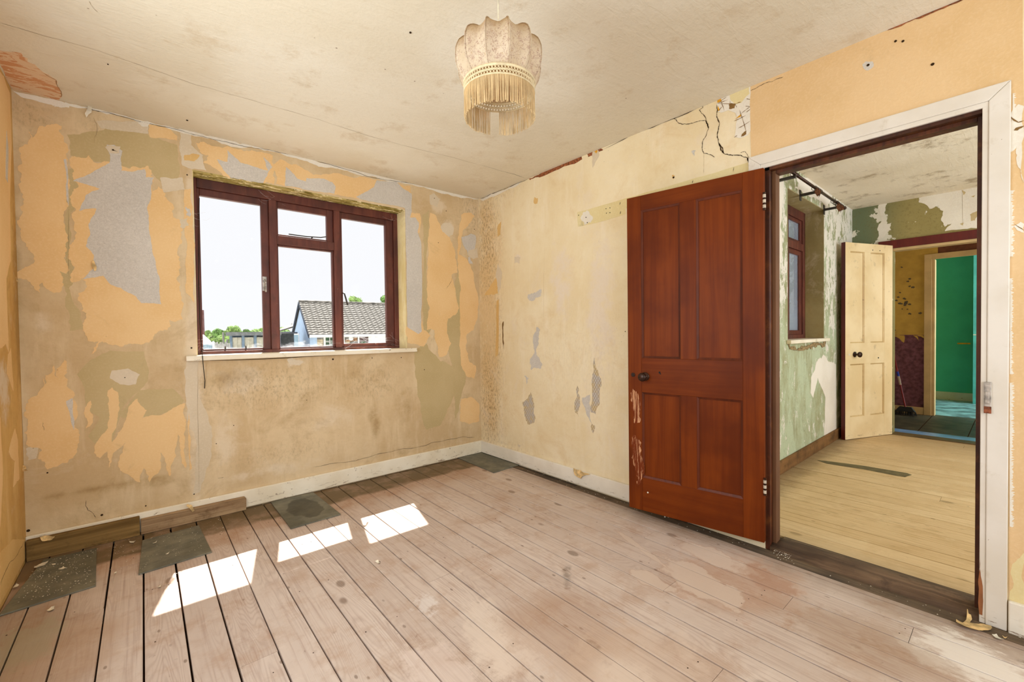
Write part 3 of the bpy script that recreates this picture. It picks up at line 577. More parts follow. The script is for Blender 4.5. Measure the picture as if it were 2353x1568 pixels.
wp(c3([(900, 500), (925, 495), (930, 600), (925, 760), (930, 820), (905, 760), (900, 700), (888, 640), (880, 760), (850, 860), (805, 740), (795, 840), (765, 860), (745, 890), (720, 820), (700, 890), (640, 850), (600, 830), (590, 790), (630, 690), (570, 740), (545, 820), (540, 730), (500, 770), (470, 740), (490, 680), (540, 620), (545, 530), (540, 430), (560, 415), (590, 440), (590, 560), (560, 690), (610, 620), (640, 530), (690, 470), (700, 500), (735, 530), (710, 570), (790, 555)]), orange, -.0013, .12, label=PL)
wp(c3([(455, 480), (465, 590), (430, 620), (440, 590), (420, 540)]), orange, -.0012, .12)
wp(c3([(945, 540), (948, 650), (960, 820), (948, 830), (942, 700)]), orange, -.0012, .06)
# grey backing papers
wp(c1([(620, 640), (665, 640), (712, 675), (700, 720), (705, 790), (780, 795), (840, 780), (850, 830), (893, 830), (880, 920), (855, 1010), (865, 1120), (885, 1250), (905, 1320), (930, 1420), (937, 1568), (860, 1560), (820, 1560), (790, 1520), (745, 1500), (700, 1470), (640, 1450), (600, 1400), (480, 1420), (550, 1350), (545, 1280), (500, 1230), (525, 1160), (515, 1100), (560, 1010), (460, 1025), (500, 930), (580, 895), (425, 850), (550, 790), (635, 745), (640, 700), (625, 660)]), greyp, -.0019, .07, label='large grey backing paper patch left of the window')
wp(c1([(370, 725), (385, 722), (398, 830), (398, 995), (388, 960), (385, 800)]), greyp, -.0019, .04)
wp(c1([(1320, 670), (1400, 745), (1560, 790), (1530, 862), (1340, 832), (1290, 770), (1260, 725), (1322, 740)]), greyp, -.0019, .07, label=GL)
wp(c1([(1530, 710), (1570, 750), (1582, 770), (1560, 795), (1545, 760)]), greyp, -.0019, .08)
wp(c2([(805, 75), (890, 160), (950, 180), (955, 155), (1080, 160), (1140, 185), (1165, 220), (1155, 268), (980, 245), (800, 212)]), greyp, -.0019, .06, label=GL)
wp(c2([(1460, 172), (1600, 180), (1650, 230), (1712, 270), (1712, 390), (1700, 440), (1740, 440), (1765, 480), (1755, 545), (1780, 620), (1788, 900), (1780, 1150), (1785, 1260), (1760, 1280), (1682, 1230), (1672, 700), (1664, 372), (1600, 355), (1350, 310), (1310, 290), (1350, 270), (1440, 220)]), greyp, -.0017, .04, label='grey backing paper running down beside the window')
wp(c8([(215, 480), (260, 465), (280, 475), (278, 530), (245, 555), (225, 520)]), greyp, -.0019, .1)
wp(cB([(750, 990), (770, 985), (800, 1060), (760, 1050)]), greyp, -.0019, .1); wp(cB([(740, 960), (760, 920), (840, 900), (850, 990), (800, 1010)]), palep, -.0019, .1)
wp(c3([(330, 485), (362, 468), (372, 630), (352, 560)]), greyp, -.002, .05)
wp(c1([(610, 655), (640, 640), (700, 650), (690, 690), (640, 690)]), palep, -.0024, .1)
# white plaster edge under the ceiling
wp(c7([(140, 985), (300, 1020), (600, 1080), (748, 1125), (748, 1165), (700, 1160), (560, 1135), (300, 1070), (230, 1050)]), whitepl, -.0016, .05, label='white plaster edge strip')
wp(c7([(560, 1120), (640, 1135), (710, 1160), (650, 1165), (590, 1160)]), whitepl, -.0022, .2, 4)
top = [(150+i*47.5, (240+i*47.5*.2326-5)) for i in range(21)]
wp([(u, v) for u, v in top] + [(u, v+random.choice([3, 6, 10, 14, 8])) for u, v in reversed(top)], whitepl, -.0014, .1, 3, 'white plaster edge strip')
wp(c1([(800, 512), (870, 515), (860, 535), (820, 530)]), whitepl, -.0022, .2)
wp(c1([(300, 395), (400, 405), (390, 420), (310, 415)]), whitepl, -.0022, .2, 4)
# cracks of the window wall
def cw(L, wd=.003, mat=crackm, amp=.1, lev=3): cr(L, 1, 0, -.0021, wd, mat, wall_back, lev, amp)
cw([(195, 248), (330, 282), (480, 318), (620, 345), (780, 385), (960, 425), (1090, 455)], .005, crackm, .03, 4)
cw(c3([(430, 980), (440, 1030), (480, 1065)]), .003); cw(c3([(215, 590), (222, 630)]), .003, crackl)
cw([(720, 1073), (860, 1046), (960, 1028), (1090, 1005)], .004, crackm, .05, 4)
cw(cB([(595, 1180), (590, 1220), (530, 1300)]), .003, crackm); cw(c3([(1090, 870), (1120, 865)]), .003)
cw([(215, 270), (216, 330)], .002, crackl); cw([(455, 830), (457, 1140)], .002, crackl, .01)
cw([(158, 480), (158, 640)], .002, crackl, .01)
for (u, v, r) in [(430, 402, .004), (109, 1087, .004), (335, 1163, .004), (234, 1184, .006), (765, 826, .007), (855, 823, .004), (440, 800, .005), (1025, 485, .004), (1007, 558, .004), (998, 456, .004), (1090, 527, .004), (975, 850, .004), (287, 868, .003), (260, 345, .006), (446, 1136, .004), (922, 822, .004), (705, 920, .003), (497, 1020, .003), (65, 1220, .007), (537, 978, .003)]:
    p = P3(u, v, 1, 0); MB().lathe([(r, 0), (r*.7, .0035)], (p.x, -.0002, p.z), (0, -1, 0), 8).build('nail_hole', crackm, wall_back)
for du in (0, 1):                                 # small cross-shaped scratch in the neck of the grey patch
    ribbon('crack', onp([(255, 343+du*3), (270, 350-du*2)], 1, 0), 1, -.003, .004, crackm, wall_back, 2)

# --- layers on the right wall
def rp(L, mat, off=-.001, amp=.14, lev=3, label=None, name='paper_patch'): return sheet(name, onp(L, 0, 0), 0, off, mat, wall_right, amp, lev, label=label)
def rc(L, wd=.003, mat=crackm, amp=.08, lev=3, off=-.0024): cr(L, 0, 0, off, wd, mat, wall_right, lev, amp)
rp([(1723, 197), (1900, 125), (2100, 45), (2350, -60), (2353, 300), (2353, 1450), (2318, 1440), (2318, 187), (2100, 258), (1900, 320), (1726, 378)], orange2, -.0012, .01, 3, 'newer peach paper sheet above and beside the doorway')
rp([(1326, 488), (1380, 473), (1500, 438), (1620, 404), (1724, 372), (1724, 420), (1600, 450), (1437, 480), (1437, 492), (1380, 510), (1328, 521)], yell, -.0012, .03, 3, 'yellowed strip left by a removed picture rail board')
rp(c8([(765, 370), (790, 365), (808, 390), (800, 415), (770, 425), (755, 400)]), whitepl, -.0018, .2)
LT = 'grey lattice under-paper showing through a tear'
rp(c8([(555, 885), (570, 900), (565, 960), (555, 1010), (580, 1050), (570, 1075), (530, 1080), (525, 1030), (545, 990), (540, 930)]), greyp, -.001, .2, 3, 'grey backing paper in a long tear')
rp(c8([(530, 1175), (540, 1210), (545, 1240), (540, 1320), (515, 1325), (500, 1270), (490, 1230), (515, 1210)]), lattice, -.001, .22, 3, LT)
rp(c8([(815, 1025), (830, 1080), (848, 1150), (840, 1200), (820, 1280), (800, 1270), (805, 1120)]), lattice, -.001, .16, 3, LT)
rp(c8([(740, 1150), (750, 1200), (745, 1290), (725, 1230)]), lattice, -.001, .2, 3, LT)
rp(c8([(760, 1205), (795, 1190), (803, 1320), (780, 1280)]), greyp, -.001, .15)
rp(c8([(803, 1320), (818, 1330), (810, 1365), (802, 1350)]), lattice, -.001, .15)
rp(c8([(515, 740), (545, 730), (575, 715), (575, 745), (540, 768), (515, 755)]), greyp, -.001, .2); rp(c8([(500, 1105), (520, 1115), (510, 1145)]), greyp, -.001, .2)
rp(c8([(545, 300), (560, 305), (558, 330), (545, 330)]), tan, -.001, .15); rp(c8([(380, 650), (380, 735), (320, 745)]), tan, -.001, .12, 3, 'tan torn triangle near the corner')
rp(c8([(380, 430), (395, 410), (392, 470), (380, 480)]), tan, -.001, .15); rp(c8([(375, 770), (385, 760), (382, 1010), (370, 1020)]), tan, -.001, .05); rp(c8([(400, 870), (407, 860), (406, 985)]), brownpl, -.001, .1)
rp(c8([(372, 640), (380, 600), (400, 640), (385, 735), (378, 700)]), palep, -.0014, .1)
rp(c8([(1255, 90), (1272, 90), (1265, 115), (1258, 105)]), greyp, -.001, .2); rp(c8([(1165, 200), (1178, 205), (1170, 225)]), tan, -.001, .2)
rp(c8([(808, 95), (830, 85), (838, 110), (808, 168)]), palep, -.0014, .1); rp(c8([(815, 95), (830, 88), (825, 105)]), ochre, -.002, .2)
rp(c8([(470, 1415), (482, 1420), (475, 1440)]), palep, -.001, .15); rp(c8([(455, 570), (482, 572), (478, 600), (455, 598)]), palep, -.001, .12)
for a, b in (((605, 520), (720, 500)), ((840, 690), (960, 660))): pass
cr([(1251, 560), (1250, 760)], 0, 0, -.0008, .003, flat('pencil_seam', (214, 192, 158)), wall_right, 1, .01)
# exposed lath and plaster right of the chimney crack
rp(cD([(965, 320), (1440, 100), (1465, 95), (1467, 800), (1420, 860), (1320, 900), (1230, 880), (1250, 700), (1270, 600), (1240, 520), (1130, 480), (1030, 520), (980, 500), (965, 400)]), whitepl, -.0018, .04, 3, 'bare white plaster patch scored with brown lines')
rp(cD([(1150, 250), (1440, 110), (1455, 230), (1330, 370), (1230, 390), (1170, 330)]), yell, -.0022, .08)
for L in ([(1150, 385), (1250, 385), (1230, 450), (1150, 465)], [(1410, 790), (1405, 840), (1330, 880), (1340, 840)]): rp(cD(L), brownpl, -.0026, .12)
for L in ([(975, 310), (1025, 300), (1035, 350), (970, 370)], [(980, 415), (1010, 480), (985, 495)], [(1325, 540), (1325, 575), (1240, 615)]): rp(cD(L), ochre, -.0028, .06)
for a, b in [((970, 385), (1140, 320)), ((985, 375), (1110, 285)), ((1030, 335), (1075, 485)), ((985, 385), (1260, 385)), ((1165, 340), (1160, 465)), ((1250, 385), (1330, 355)), ((1265, 440), (1235, 390)), ((1330, 535), (1465, 430)), ((1405, 515), (1465, 465)), ((1305, 475), (1405, 820)), ((1220, 645), (1400, 560)), ((1280, 755), (1465, 645)), ((1410, 310), (1465, 320)), ((1395, 420), (1460, 430)), ((1225, 890), (1270, 860)), ((990, 495), (1040, 430))]:
    rc(cD([a, b]), .006, brownpl, .04, 2, -.003)
rc(cD([(750, 390), (755, 440), (700, 480), (780, 570), (800, 610), (840, 750), (800, 870), (745, 960), (745, 1070), (770, 1130), (850, 1145), (930, 1185)]), .006)
rc(cD([(790, 630), (840, 750)]), .011); rc(cD([(965, 400), (960, 570), (1005, 680), (975, 820), (990, 970), (1075, 1135), (1200, 1160), (1320, 1155), (1420, 1195), (1465, 1300)]), .008); rc(cD([(990, 980), (1075, 1135)]), .012); rc(cD([(1420, 1195), (1450, 1250), (1467, 1340)]), .022)
rc(cD([(310, 600), (400, 680), (500, 690), (640, 660), (790, 630)]), .006); rc(cD([(1320, 1120), (1385, 1100), (1465, 1220)]), .004); rc(cD([(770, 1130), (765, 1430)]), .002, crackl, .01)
rc(cD([(1467, 190), (1600, 120), (1800, 50), (1960, -20)]), .004)
# shabby joint between ceiling and right wall
TW = [P3(1102+i*37, 458-i*37*.413, 0, 0) for i in range(31)]
ys = [p.y for p in TW]
rc([(1104, 457), (1150, 438), (1215, 411)], .008, crackm, .04, 3); rc([(1385, 344), (1500, 293), (1600, 250), (1650, 228)], .007, crackm, .03, 3); rc([(1723, 196), (1900, 124), (2060, 58)], .006, crackm, .015, 3)
rc([(2040, 70), (2120, 36), (2215, -1)], .03, redwood_raw, .02, 3); rc([(2040, 66), (2215, -5)], .012, crackm, .02, 3, -.003)
rp([(1215, 411), (1250, 394), (1290, 378), (1336, 358), (1338, 366), (1290, 386), (1240, 408), (1218, 414)], redwood_raw, -.001, .08, 3, 'red lath exposed under the ceiling')
rp([(1349, 352), (1380, 340), (1386, 345), (1352, 361)], redwood_raw, -.001, .08); rc([(1220, 411), (1336, 360)], .006)
rp([(1104, 458), (1150, 439), (1180, 426), (1200, 417), (1190, 426), (1150, 445), (1110, 462)], whitepl, -.0012, .1)
# right of the doorway
rp([(2322, 262), (2340, 240), (2353, 245), (2353, 420), (2340, 385), (2336, 340), (2322, 350)], whitepl, -.002, .08, 3)
rc([(2322, 268), (2340, 282), (2353, 278)], .008, brownpl, .05, 2, -.003); rc([(2330, 300), (2353, 290)], .02, brownpl, .05, 2, -.003)
def fringe(u, v0, v1, w_):
    v = v0; R_ = []
    while v < v1: R_.append((u+w_*random.uniform(.55, 1.0), v)); R_.append((u+w_*random.uniform(.15, .7), v+random.uniform(1.5, 4))); v += random.uniform(3, 7)
    rp([(u, v0)]+R_+[(u, v1)], whitepl, -.002, .0, 1)
fringe(2320, 438, 590, 13); fringe(2320, 640, 860, 11); fringe(2320, 880, 1210, 13); fringe(2327, 215, 262, 9)
rp([(2330, 520), (2345, 510), (2353, 515), (2353, 535), (2338, 530)], whitepl, -.002, .1); rc([(2330, 515), (2353, 530)], .005, brownpl, .05, 2, -.003)
rp([(2325, 1300), (2353, 1270), (2353, 1395), (2318, 1378)], yell, -.0016, .1)
p = P3(1995, 150, 0, 0); rp([(1982, 148), (1990, 141), (2006, 142), (2008, 152), (1996, 162), (1984, 157)], greyp, -.002, .1)
for (u, v, r) in [(1347, 500, .004), (1350, 512, .004), (1393, 480, .003), (1402, 478, .003), (1394, 490, .003), (1402, 489, .003), (1995, 150, .006), (2058, 95, .005), (2075, 95, .005), (2143, 148, .006), (1437, 762, .003), (1548, 408, .006), (1330, 495, .003)]:
    p = P3(u, v, 0, 0); MB().lathe([(r, 0), (r*.7, .004)], (-.0012, p.y, p.z), (-1, 0, 0), 8).build('nail_hole', crackm, wall_right)
for (u, v, l) in [(1425, 468, 8), (1426, 489, 7), (1592, 418, 7), (1686, 390, 11), (2313, 150, 0)]:
    if l: rc([(u+1, v-l/2), (u-1, v+l/2)], .008, crackm, .05, 1, -.003)

# --- layers on the left wall
def lp(L, mat, off=.001, amp=.1, lev=3, label=None): return sheet('paper_patch', onp(L, 0, -W), 0, off, mat, wall_left, amp, lev, label=label)
lp([(0, 165), (8, 175), (22, 215), (26, 330), (22, 470), (24, 600), (14, 640), (18, 760), (20, 812), (12, 790), (4, 800), (-60, 800), (-60, 150)], orange, .0012, .05, label='peach paper on the left wall')
lp([(18, 815), (24, 800), (30, 880), (30, 900), (16, 860)], orange, .0012, .06); lp([(34, 985), (40, 1010), (44, 1100), (30, 1120), (34, 1060), (20, 1040)], orange, .0012, .1)
lp([(-60, 1000), (0, 960), (6, 1080), (0, 1210), (-60, 1300)], orange, .0012, .08); lp([(14, 300), (18, 340), (17, 420), (12, 410)], greyp, .002, .05); lp([(0, 1390), (60, 1280), (58, 1240), (30, 1240), (0, 1270)], tan, .0008, .03)
cr([(55, 1244), (25, 1290), (0, 1345)], 0, -W, .0015, .004, crackm, wall_left, 3, .06)
cr([(34, 215), (40, 700), (52, 1000), (56, 1230)], 0, -W, .0012, .004, crackl, wall_left, 3, .01)

# ------------------------------------------------------------------ floors: every board is a part
floor = boxo('floor', (-W-.1, -5.05, -.16), (.0, .02, -.026), subf); tag(floor, 'pale scrubbed pine boards of the main room', 'floor', kind='structure')
seams = [-3.083+.1237*k for k in range(25)]        # world x of the joints, from the photographed seams
joints = {}
def jt(u, v):
    p = FL(u, v); k = max(i for i, s in enumerate(seams) if s <= p.x); joints.setdefault(k, []).append(p.y)
for q in [(205, 1409), (371, 1348), (1110, 1283), (1018, 1325), (1817, 1379), (1548, 1340), (602, 1513), (282, 1304), (1490, 1230), (1240, 1225), (2090, 1470), (1660, 1540)]: jt(*q)
def board(x0, x1, y0, y1, mat, parent, z=0.0, name='floorboard', gap=.0016):
    dz = random.uniform(-.0012, .0006)+z; c = .0012
    x0 += gap*random.uniform(.5, 1.1); x1 -= gap*random.uniform(.5, 1.1)
    m = MB(); t = -.022
    prof = [(x0, t), (x0, dz-c), (x0+c, dz), (x1-c, dz), (x1, dz-c), (x1, t)]
    n = len(prof); vs = [(x, y0+.0008, zz) for x, zz in prof]+[(x, y1-.0008, zz) for x, zz in prof]
    m.add(vs, [tuple(range(n)), tuple(range(2*n-1, n-1, -1))]+[(i, i+1, n+i+1, n+i) for i in range(n-1)])
    return m.build(name, mat, parent)
for k in range(len(seams)):
    x0 = seams[k]; x1 = seams[k]+.1237
    if x0 < -W: x0 = -W
    if x1 > -.078: x1 = -.078
    if x1-x0 < .02: continue
    g = .0045 if k in (2, 3, 6) else random.choice([.0030, .0034, .0042])
    yy = [-5.0]+sorted(joints.get(k, []))+[0.0]
    for a, b in zip(yy, yy[1:]): board(x0, x1, a, b, pine_main, floor, gap=g)
for a, b in ((-5.0, -3.5), (-3.5, -1.2), (-1.2, -.0)): board(-.078, -.0, a, b, edgedark, floor, -.001, 'edge_board')
for i in range(60):                               # dark nail heads, two at each joist line
    pass
nails = MB()
for k in range(len(seams)-1):
    for yj in (-.35, -.80, -1.25, -1.7, -2.15, -2.6, -3.05):
        for s_ in (.28, .72):
            if random.random() < .3: nails.lathe([(.0028, 0), (.0024, .0008)], (seams[k]+.1237*s_+random.uniform(-.006, .006), yj+random.uniform(-.02, .02), -.0005), (0, 0, 1), 6)
tag(nails.build('nail_heads', flat('dark_nail_head', (70, 52, 40)), floor), kind='stuff')

side = boxo('floor.001', (.0, -5.05, -.16), (3.70, -2.1, -.026), subf); tag(side, 'yellow pine boards of the room through the doorway', 'floor', kind='structure')
k = 0; x = .215
while x < 3.66:
    x1 = min(x+.128, 3.66)
    cutsy = [-5.0, -2.11]
    if k % 3 == 1: cutsy.insert(1, -3.0-.3*(k % 5))
    for a, b in zip(cutsy, cutsy[1:]): board(x, x1, a, b, pine_side, side, gap=.0032)
    x = x1; k += 1
th = empty('trim_2', (0, 0, 0), 0, 'worn dark timber threshold across the doorway', 'threshold', kind='structure')
mt = MB(); prof = [(-.012, -.02), (-.006, .014), (.03, .030), (.085, .034), (.13, .028), (.155, .010), (.158, -.02)]
n_ = 7; ys_ = [-3.25+.05*i for i in range(16)]
vs = []
for y in ys_:
    for x, z in prof: vs.append((x+random.uniform(-.006, .006), y, z+random.uniform(-.003, .003)))
mt.add(vs, [(i*n_+j, i*n_+j+1, (i+1)*n_+j+1, (i+1)*n_+j) for i in range(15) for j in range(n_-1)]+[tuple(range(n_)), tuple(15*n_+j for j in range(n_-1, -1, -1))]); mt.build('threshold_timber', threshm, th, smooth=True)
boxo('packing_strip', (.158, -3.25, -.02), (.2165, -2.50, .001), edgedark, th, .002)
# dark repair strip in the side room floor
sheet('dark_strip', [Vector((q.x, q.y, 0)) for q in (FL(1878, 1058), FL(1900, 1060), FL(1990, 1072), FL(2085, 1088), FL(2095, 1092), FL(2080, 1097), FL(2060, 1094), FL(1990, 1080), FL(1900, 1066))], 2, .0012, flat('dark_stain_strip', (110, 98, 68)), side, .03, 2, label='dark narrow repair strip')

# ------------------------------------------------------------------ baseboards, casing, door frame
bb = boxo('baseboard_back', (-W, -.02, .009), (-.0, -.0005, .121), trimw, None, .004); tag(bb, 'chipped white baseboard along the window wall', 'baseboard', kind='structure')
br = MB().box((-.02, -1.74, .012), (-.0005, -.02, .119)).box((-.02, -2.42, .052), (-.0005, -1.74, .119)).build('baseboard_right', baseright, None, .003); tag(br, 'white baseboard between the corner and the brown door', 'baseboard', kind='structure')
br2 = boxo('baseboard_right.001', (-.02, -4.98, -.003), (-.0005, -3.308, .117), baseright, None, .004); tag(br2, 'white baseboard right of the doorway', 'baseboard', kind='structure')
0 and ribbon('crack', [Vector((-.0203, y, .0)) + Vector((0, 0, .012)) for y in (-2.3, -1.2, -.05)], 0, -.0001, .006, crackm, br, 3, .01)
tr = empty('trim_1', (0, 0, 0), 0, 'cream white door casing around the dark doorway frame', 'door frame', kind='structure')
# outer flat casing with mitred corners, inner bead
yo0, yo1, yi0, yi1, zo, zi = -3.305, -2.405, -3.25, -2.462, 2.040, 1.986
MB().prism([(-.0, yo0, zo), (-.0, yo1, zo), (-.0, yi1, zi), (-.0, yi0, zi)], (-.016, 0, 0)).build('casing_head', casew, tr, .003)
MB().prism([(-.0, yo0, zo), (-.0, yi0, zi), (-.0, yi0, -.0), (-.0, yo0, -.0)], (-.016, 0, 0)).build('casing_side', casew, tr, .003)
MB().prism([(-.0, yo1, zo), (-.0, yo1, .06), (-.0, yi1, .06), (-.0, yi1, zi)], (-.016, 0, 0)).build('casing_side', casew, tr, .003)
for a, b in (((-.012, yi0, 0), (.0, -3.234, zi)), ((-.012, -2.478, .06), (.0, yi1, zi)), ((-.0125, yi0, 1.966), (.0, yi1, zi))): boxo('casing_bead', a, b, casew, tr, .002)
ribbon('crack', [Vector((-.016, yo0+.002, zo-.002)), Vector((-.016, yi0, zi))], 0, -.0006, .0015, crackl, tr, 1, .01)
boxo('door_lining', (.0, -2.500, 0), (.088, -2.478, 1.972), darkframe, tr); boxo('door_lining', (.0, -3.262, 0), (.088, -3.236, 1.972), darkframe, tr); boxo('door_lining', (.0, -3.236, 1.952), (.088, -2.478, 1.978), darkframe, tr)
boxo('door_stop', (.034, -2.518, .0), (.089, -2.4995, 1.953), jambbrown, tr, .002); boxo('door_stop', (.034, -3.2365, .0), (.089, -3.220, 1.953), darkframe, tr, .002); boxo('door_stop', (.034, -3.22, 1.936), (.089, -2.518, 1.953), darkframe, tr, .002)
# strike keep on the right casing
kp = MB().box((-.026, -3.262, .815), (-.012, -3.243, .93)).box((-.036, -3.258, .85), (-.026, -3.2465, .895)).build('strike_keep', steel, tr, .0015); tag(kp, 'steel strike keep with rusty ends')
boxo('keep_rust', (-.0275, -3.2625, .812), (-.0262, -3.243, .838), rusty, tr)
sheet('chipped_wood', [Vector((-.0125, y, z)) for y, z in ((-3.236, .25), (-3.238, .18), (-3.244, .10), (-3.243, .03), (-3.2345, .03), (-3.2345, .2))], 0, -.0008, flat('chipped_bare_wood', (150, 96, 60)), tr, .04, 2)

# ------------------------------------------------------------------ panelled doors
def panel_door(name, A, B, wdt, z0, z1, th, panels, mat, matr, label, face, knobm, edgem=None, mould=None):
    """A hinge foot, B free foot; local x runs hinge -> free; visible face on local +y*face"""
    A = Vector(A); B = Vector(B); ang = math.atan2(B.y-A.y, B.x-A.x)
    root = empty(name, (A.x, A.y, 0), ang, label, 'door', kind='structure')
    xs = panels['x']; zs = panels['z']; y0, y1 = 0, th
    def lb(nm, a, b, mt_, par=root, bev=.0015): return boxo(nm, a, b, mt_, par, bev)
    lb('stile', (0, y0, z0), (xs[0][0], y1, z1), mat); lb('stile', (xs[1][1], y0, z0), (wdt, y1, z1), mat)
    for a, b in ((z0, zs[0][0]), (zs[0][1], zs[1][0]), (zs[1][1], z1)): lb('rail', (xs[0][0], y0+.0002, a), (xs[1][1], y1-.0002, b), matr)
    for a, b in zs: lb('muntin', (xs[0][1], y0+.0001, a), (xs[1][0], y1-.0001, b), mat)
    for (xa, xb) in xs:
        for (za, zb) in zs:
            lb('panel', (xa, th*.32, za), (xb, th*.68, zb), mat, bev=0)
            mm = MB(); b = .012
            for yy, s_ in ((th*.68, 1), (th*.32, -1)):
                d = th*.26*s_
                for (p, q, inn) in (((xa, za), (xb, za), (0, 1)), ((xb, za), (xb, zb), (-1, 0)), ((xb, zb), (xa, zb), (0, -1)), ((xa, zb), (xa, za), (1, 0))):
                    pi = (p[0]+b*(inn[0] or (1 if p[0] == xa else -1)), p[1]+b*(inn[1] or (1 if p[1] == za else -1)))
                    qi = (q[0]+b*(inn[0] or (1 if q[0] == xa else -1)), q[1]+b*(inn[1] or (1 if q[1] == za else -1)))
                    mm.add([(p[0], yy, p[1]), (q[0], yy, q[1]), (q[0], yy+d, q[1]), (p[0], yy+d, p[1]), (pi[0], yy, pi[1]), (qi[0], yy, qi[1]), (pi[0], yy+d*.35, pi[1]), (qi[0], yy+d*.35, qi[1])],
                           [(0, 1, 5, 4), (3, 2, 7, 6), (4, 5, 7, 6), (0, 3, 6, 4), (1, 2, 7, 5)])
            mm.build('panel_moulding', mould or mat, root)
    if edgem: boxo('painted_edge', (wdt-.001, -.0005, z0), (wdt+.0012, th+.0005, z1), edgem, root)
    return root
# brown door: the face seen is the one towards the room (-x): direction A->B is (-.115,.74); left normal = (-y,x) -> (-.74,-.115): the room side is local +y
THK = .036
Ab = Vector((-.05, -2.49, 0)); Bb = Vector((-.165, -1.75, 0)); tb = (Bb-Ab).normalized(); nb = Vector((-tb.y, tb.x, 0))
d1 = panel_door('door_1', Ab-nb*THK, Bb-nb*THK, .738, .048, 1.955, THK, {'x': [(.097, .330), (.418, .650)], 'z': [(.250, .770), (.977, 1.866)]}, maho, mahoh, 'brown varnished four panel door standing open against the cream wall', 1, brass, mould=wood('darker_moulding_brown', (84, 32, 8), (104, 42, 14), (66, 24, 8), .4, .3))  # mouldings a tone darker than the leaf, for groove contrast
def knob(parent, x, z, y, s_, mat, sc=1.0, name='knob'):
    MB().lathe([(.026*sc, 0), (.026*sc, .002), (.020*sc, .005), (.009*sc, .007), (.008*sc, .024*sc), (.012*sc, .030*sc), (.023*sc, .036*sc), (.0265*sc, .044*sc), (.024*sc, .052*sc), (.014*sc, .057*sc), (.001, .058*sc)], (x, y, z), (0, s_, 0), 20).build(name, mat, parent, smooth=True)
knob(d1, .628, .866, THK, 1, brass); knob(d1, .628, .866, 0, -1, brass)
es = MB().lathe([(.013, 0), (.013, .0015), (.011, .003), (.001, .003)], (.705, THK, .873), (0, 1, 0), 16).build('keyhole_plate', brass, d1, smooth=False)
MB().lathe([(.0035, 0), (.0035, .001)], (.705, THK+.003, .876), (0, 1, 0), 8).box((.7035, THK+.003, .866), (.7065, THK+.004, .875)).build('keyhole', blackm, es)
for z in (1.785, .34):                            # butt hinges, partly painted white
    hz = MB().lathe([(.0065, -.045), (.0065, .045)], (-.004, THK+.004, z), (0, 0, 1), 10).build('hinge', brass, d1)
    for dz in (-.026, .0, .026): MB().lathe([(.0072, -.008), (.0072, .008)], (-.004, THK+.004, z+dz), (0, 0, 1), 10).build('hinge_knuckle', flat('white_painted_knuckle', (200, 186, 166)), hz)
def wearm():
    m = M('scraped_bare_wood', .8, .2); p = m.objpos(); n = m.noise(m.map(p, (60, 60, 5)), 1.1, 6, .75, .8)
    m.col(m.mix(m.step(n, .50, .55), (112, 46, 12), (206, 152, 112))); return m.m
wm = wearm()
for L in ([(1452, 892), (1462, 900), (1474, 930), (1474, 965), (1460, 975), (1454, 945)], [(1456, 1000), (1466, 1010), (1477, 1060), (1476, 1100), (1465, 1118), (1460, 1080), (1454, 1040)]):
    pts = []
    for u, v in L:
        P = PP(u, v, Ab, nb); pts.append(Vector(((P-Ab).dot(tb), THK, P.z)))
    sheet('scraped_patch', pts, 1, .0006, wm, d1, .2, 3, .0005, label='pale scraped patch on the lock stile')
for (x, z, r) in ((.617, .165, .005), (.54, .895, .006), (.535, .887, .004)): MB().lathe([(r, 0), (r*.8, .003)], (x, THK-.0005, z), (0, 1, 0), 10).build('paint_drip' if z < .5 else 'screw_hole', flake if z < .5 else blackm, d1)
# cream door in the side room, ajar from the far wall
XF = 3.66
Ac = Vector((3.64, -2.46, 0)); Bc = Vector((2.98, -2.19, 0)); tc = (Bc-Ac).normalized(); nc = Vector((-tc.y, tc.x, 0))   # left normal points to -y (towards the doorway we look through)
d2 = panel_door('door_2', Ac-nc*.038, Bc-nc*.038, .713, .006, 2.018, .038, {'x': [(.125, .338), (.430, .640)], 'z': [(.232, .776), (.991, 1.930)]}, creamdoor, creamdoor, 'cream four panel door ajar beside the green wall', 1, brass, darkred, white_paint('darker_moulding_cream', (214, 186, 134), (190, 158, 104), amt=.6))  # mouldings in a darker, more chipped cream than the leaf
knob(d2, .575, .875, .038, 1, brass, 1.1); knob(d2, .575, .875, 0, -1, brass, 1.1)
MB().lathe([(.009, 0), (.009, .001)], (.655, .038, .875), (0, 1, 0), 12).build('keyhole_plate', casew, d2); MB().lathe([(.008, 0), (.007, .002)], (.22, .0375, .83), (0, 1, 0), 10).build('screw_hole', blackm, d2)
for x in (.20, .31): MB().lathe([(.006, 0), (.005, .002)], (x, .0375, 1.955), (0, 1, 0), 10).build('screw_hole', blackm, d2)

# ------------------------------------------------------------------ main window
win = empty('window_1', (-1.4725, .13, 1.025), 0, 'dark red timber window with three lights in the left wall', 'window', kind='structure')
def wb(nm, x0, x1, y0, y1, z0, z1, m_=winwood, par=win, bev=.003, o=(-1.4725, .13, 1.025)):
    return MB().box((x0-o[0], y0-o[1], z0-o[2]), (x1-o[0], y1-o[1], z1-o[2])).build(nm, m_, par, bev)
yf, yb = .130, .215
wb('frame_jamb', -2.187, -2.158, yf, yb, 1.022, 2.170); wb('frame_jamb', -.800, -.758, yf, yb, 1.022, 2.170)
wb('frame_head', -2.158, -.800, yf+.001, yb, 2.110, 2.170); wb('frame_sill', -2.158, -.800, yf+.001, yb+.05, 1.022, 1.045)
wb('mullion', -1.744, -1.696, yf-.004, yb, 1.045, 2.110); wb('mullion', -1.296, -1.250, yf-.004, yb, 1.045, 2.110)
wb('transom', -1.696, -1.296, yf-.002, yb, 1.800, 1.862)
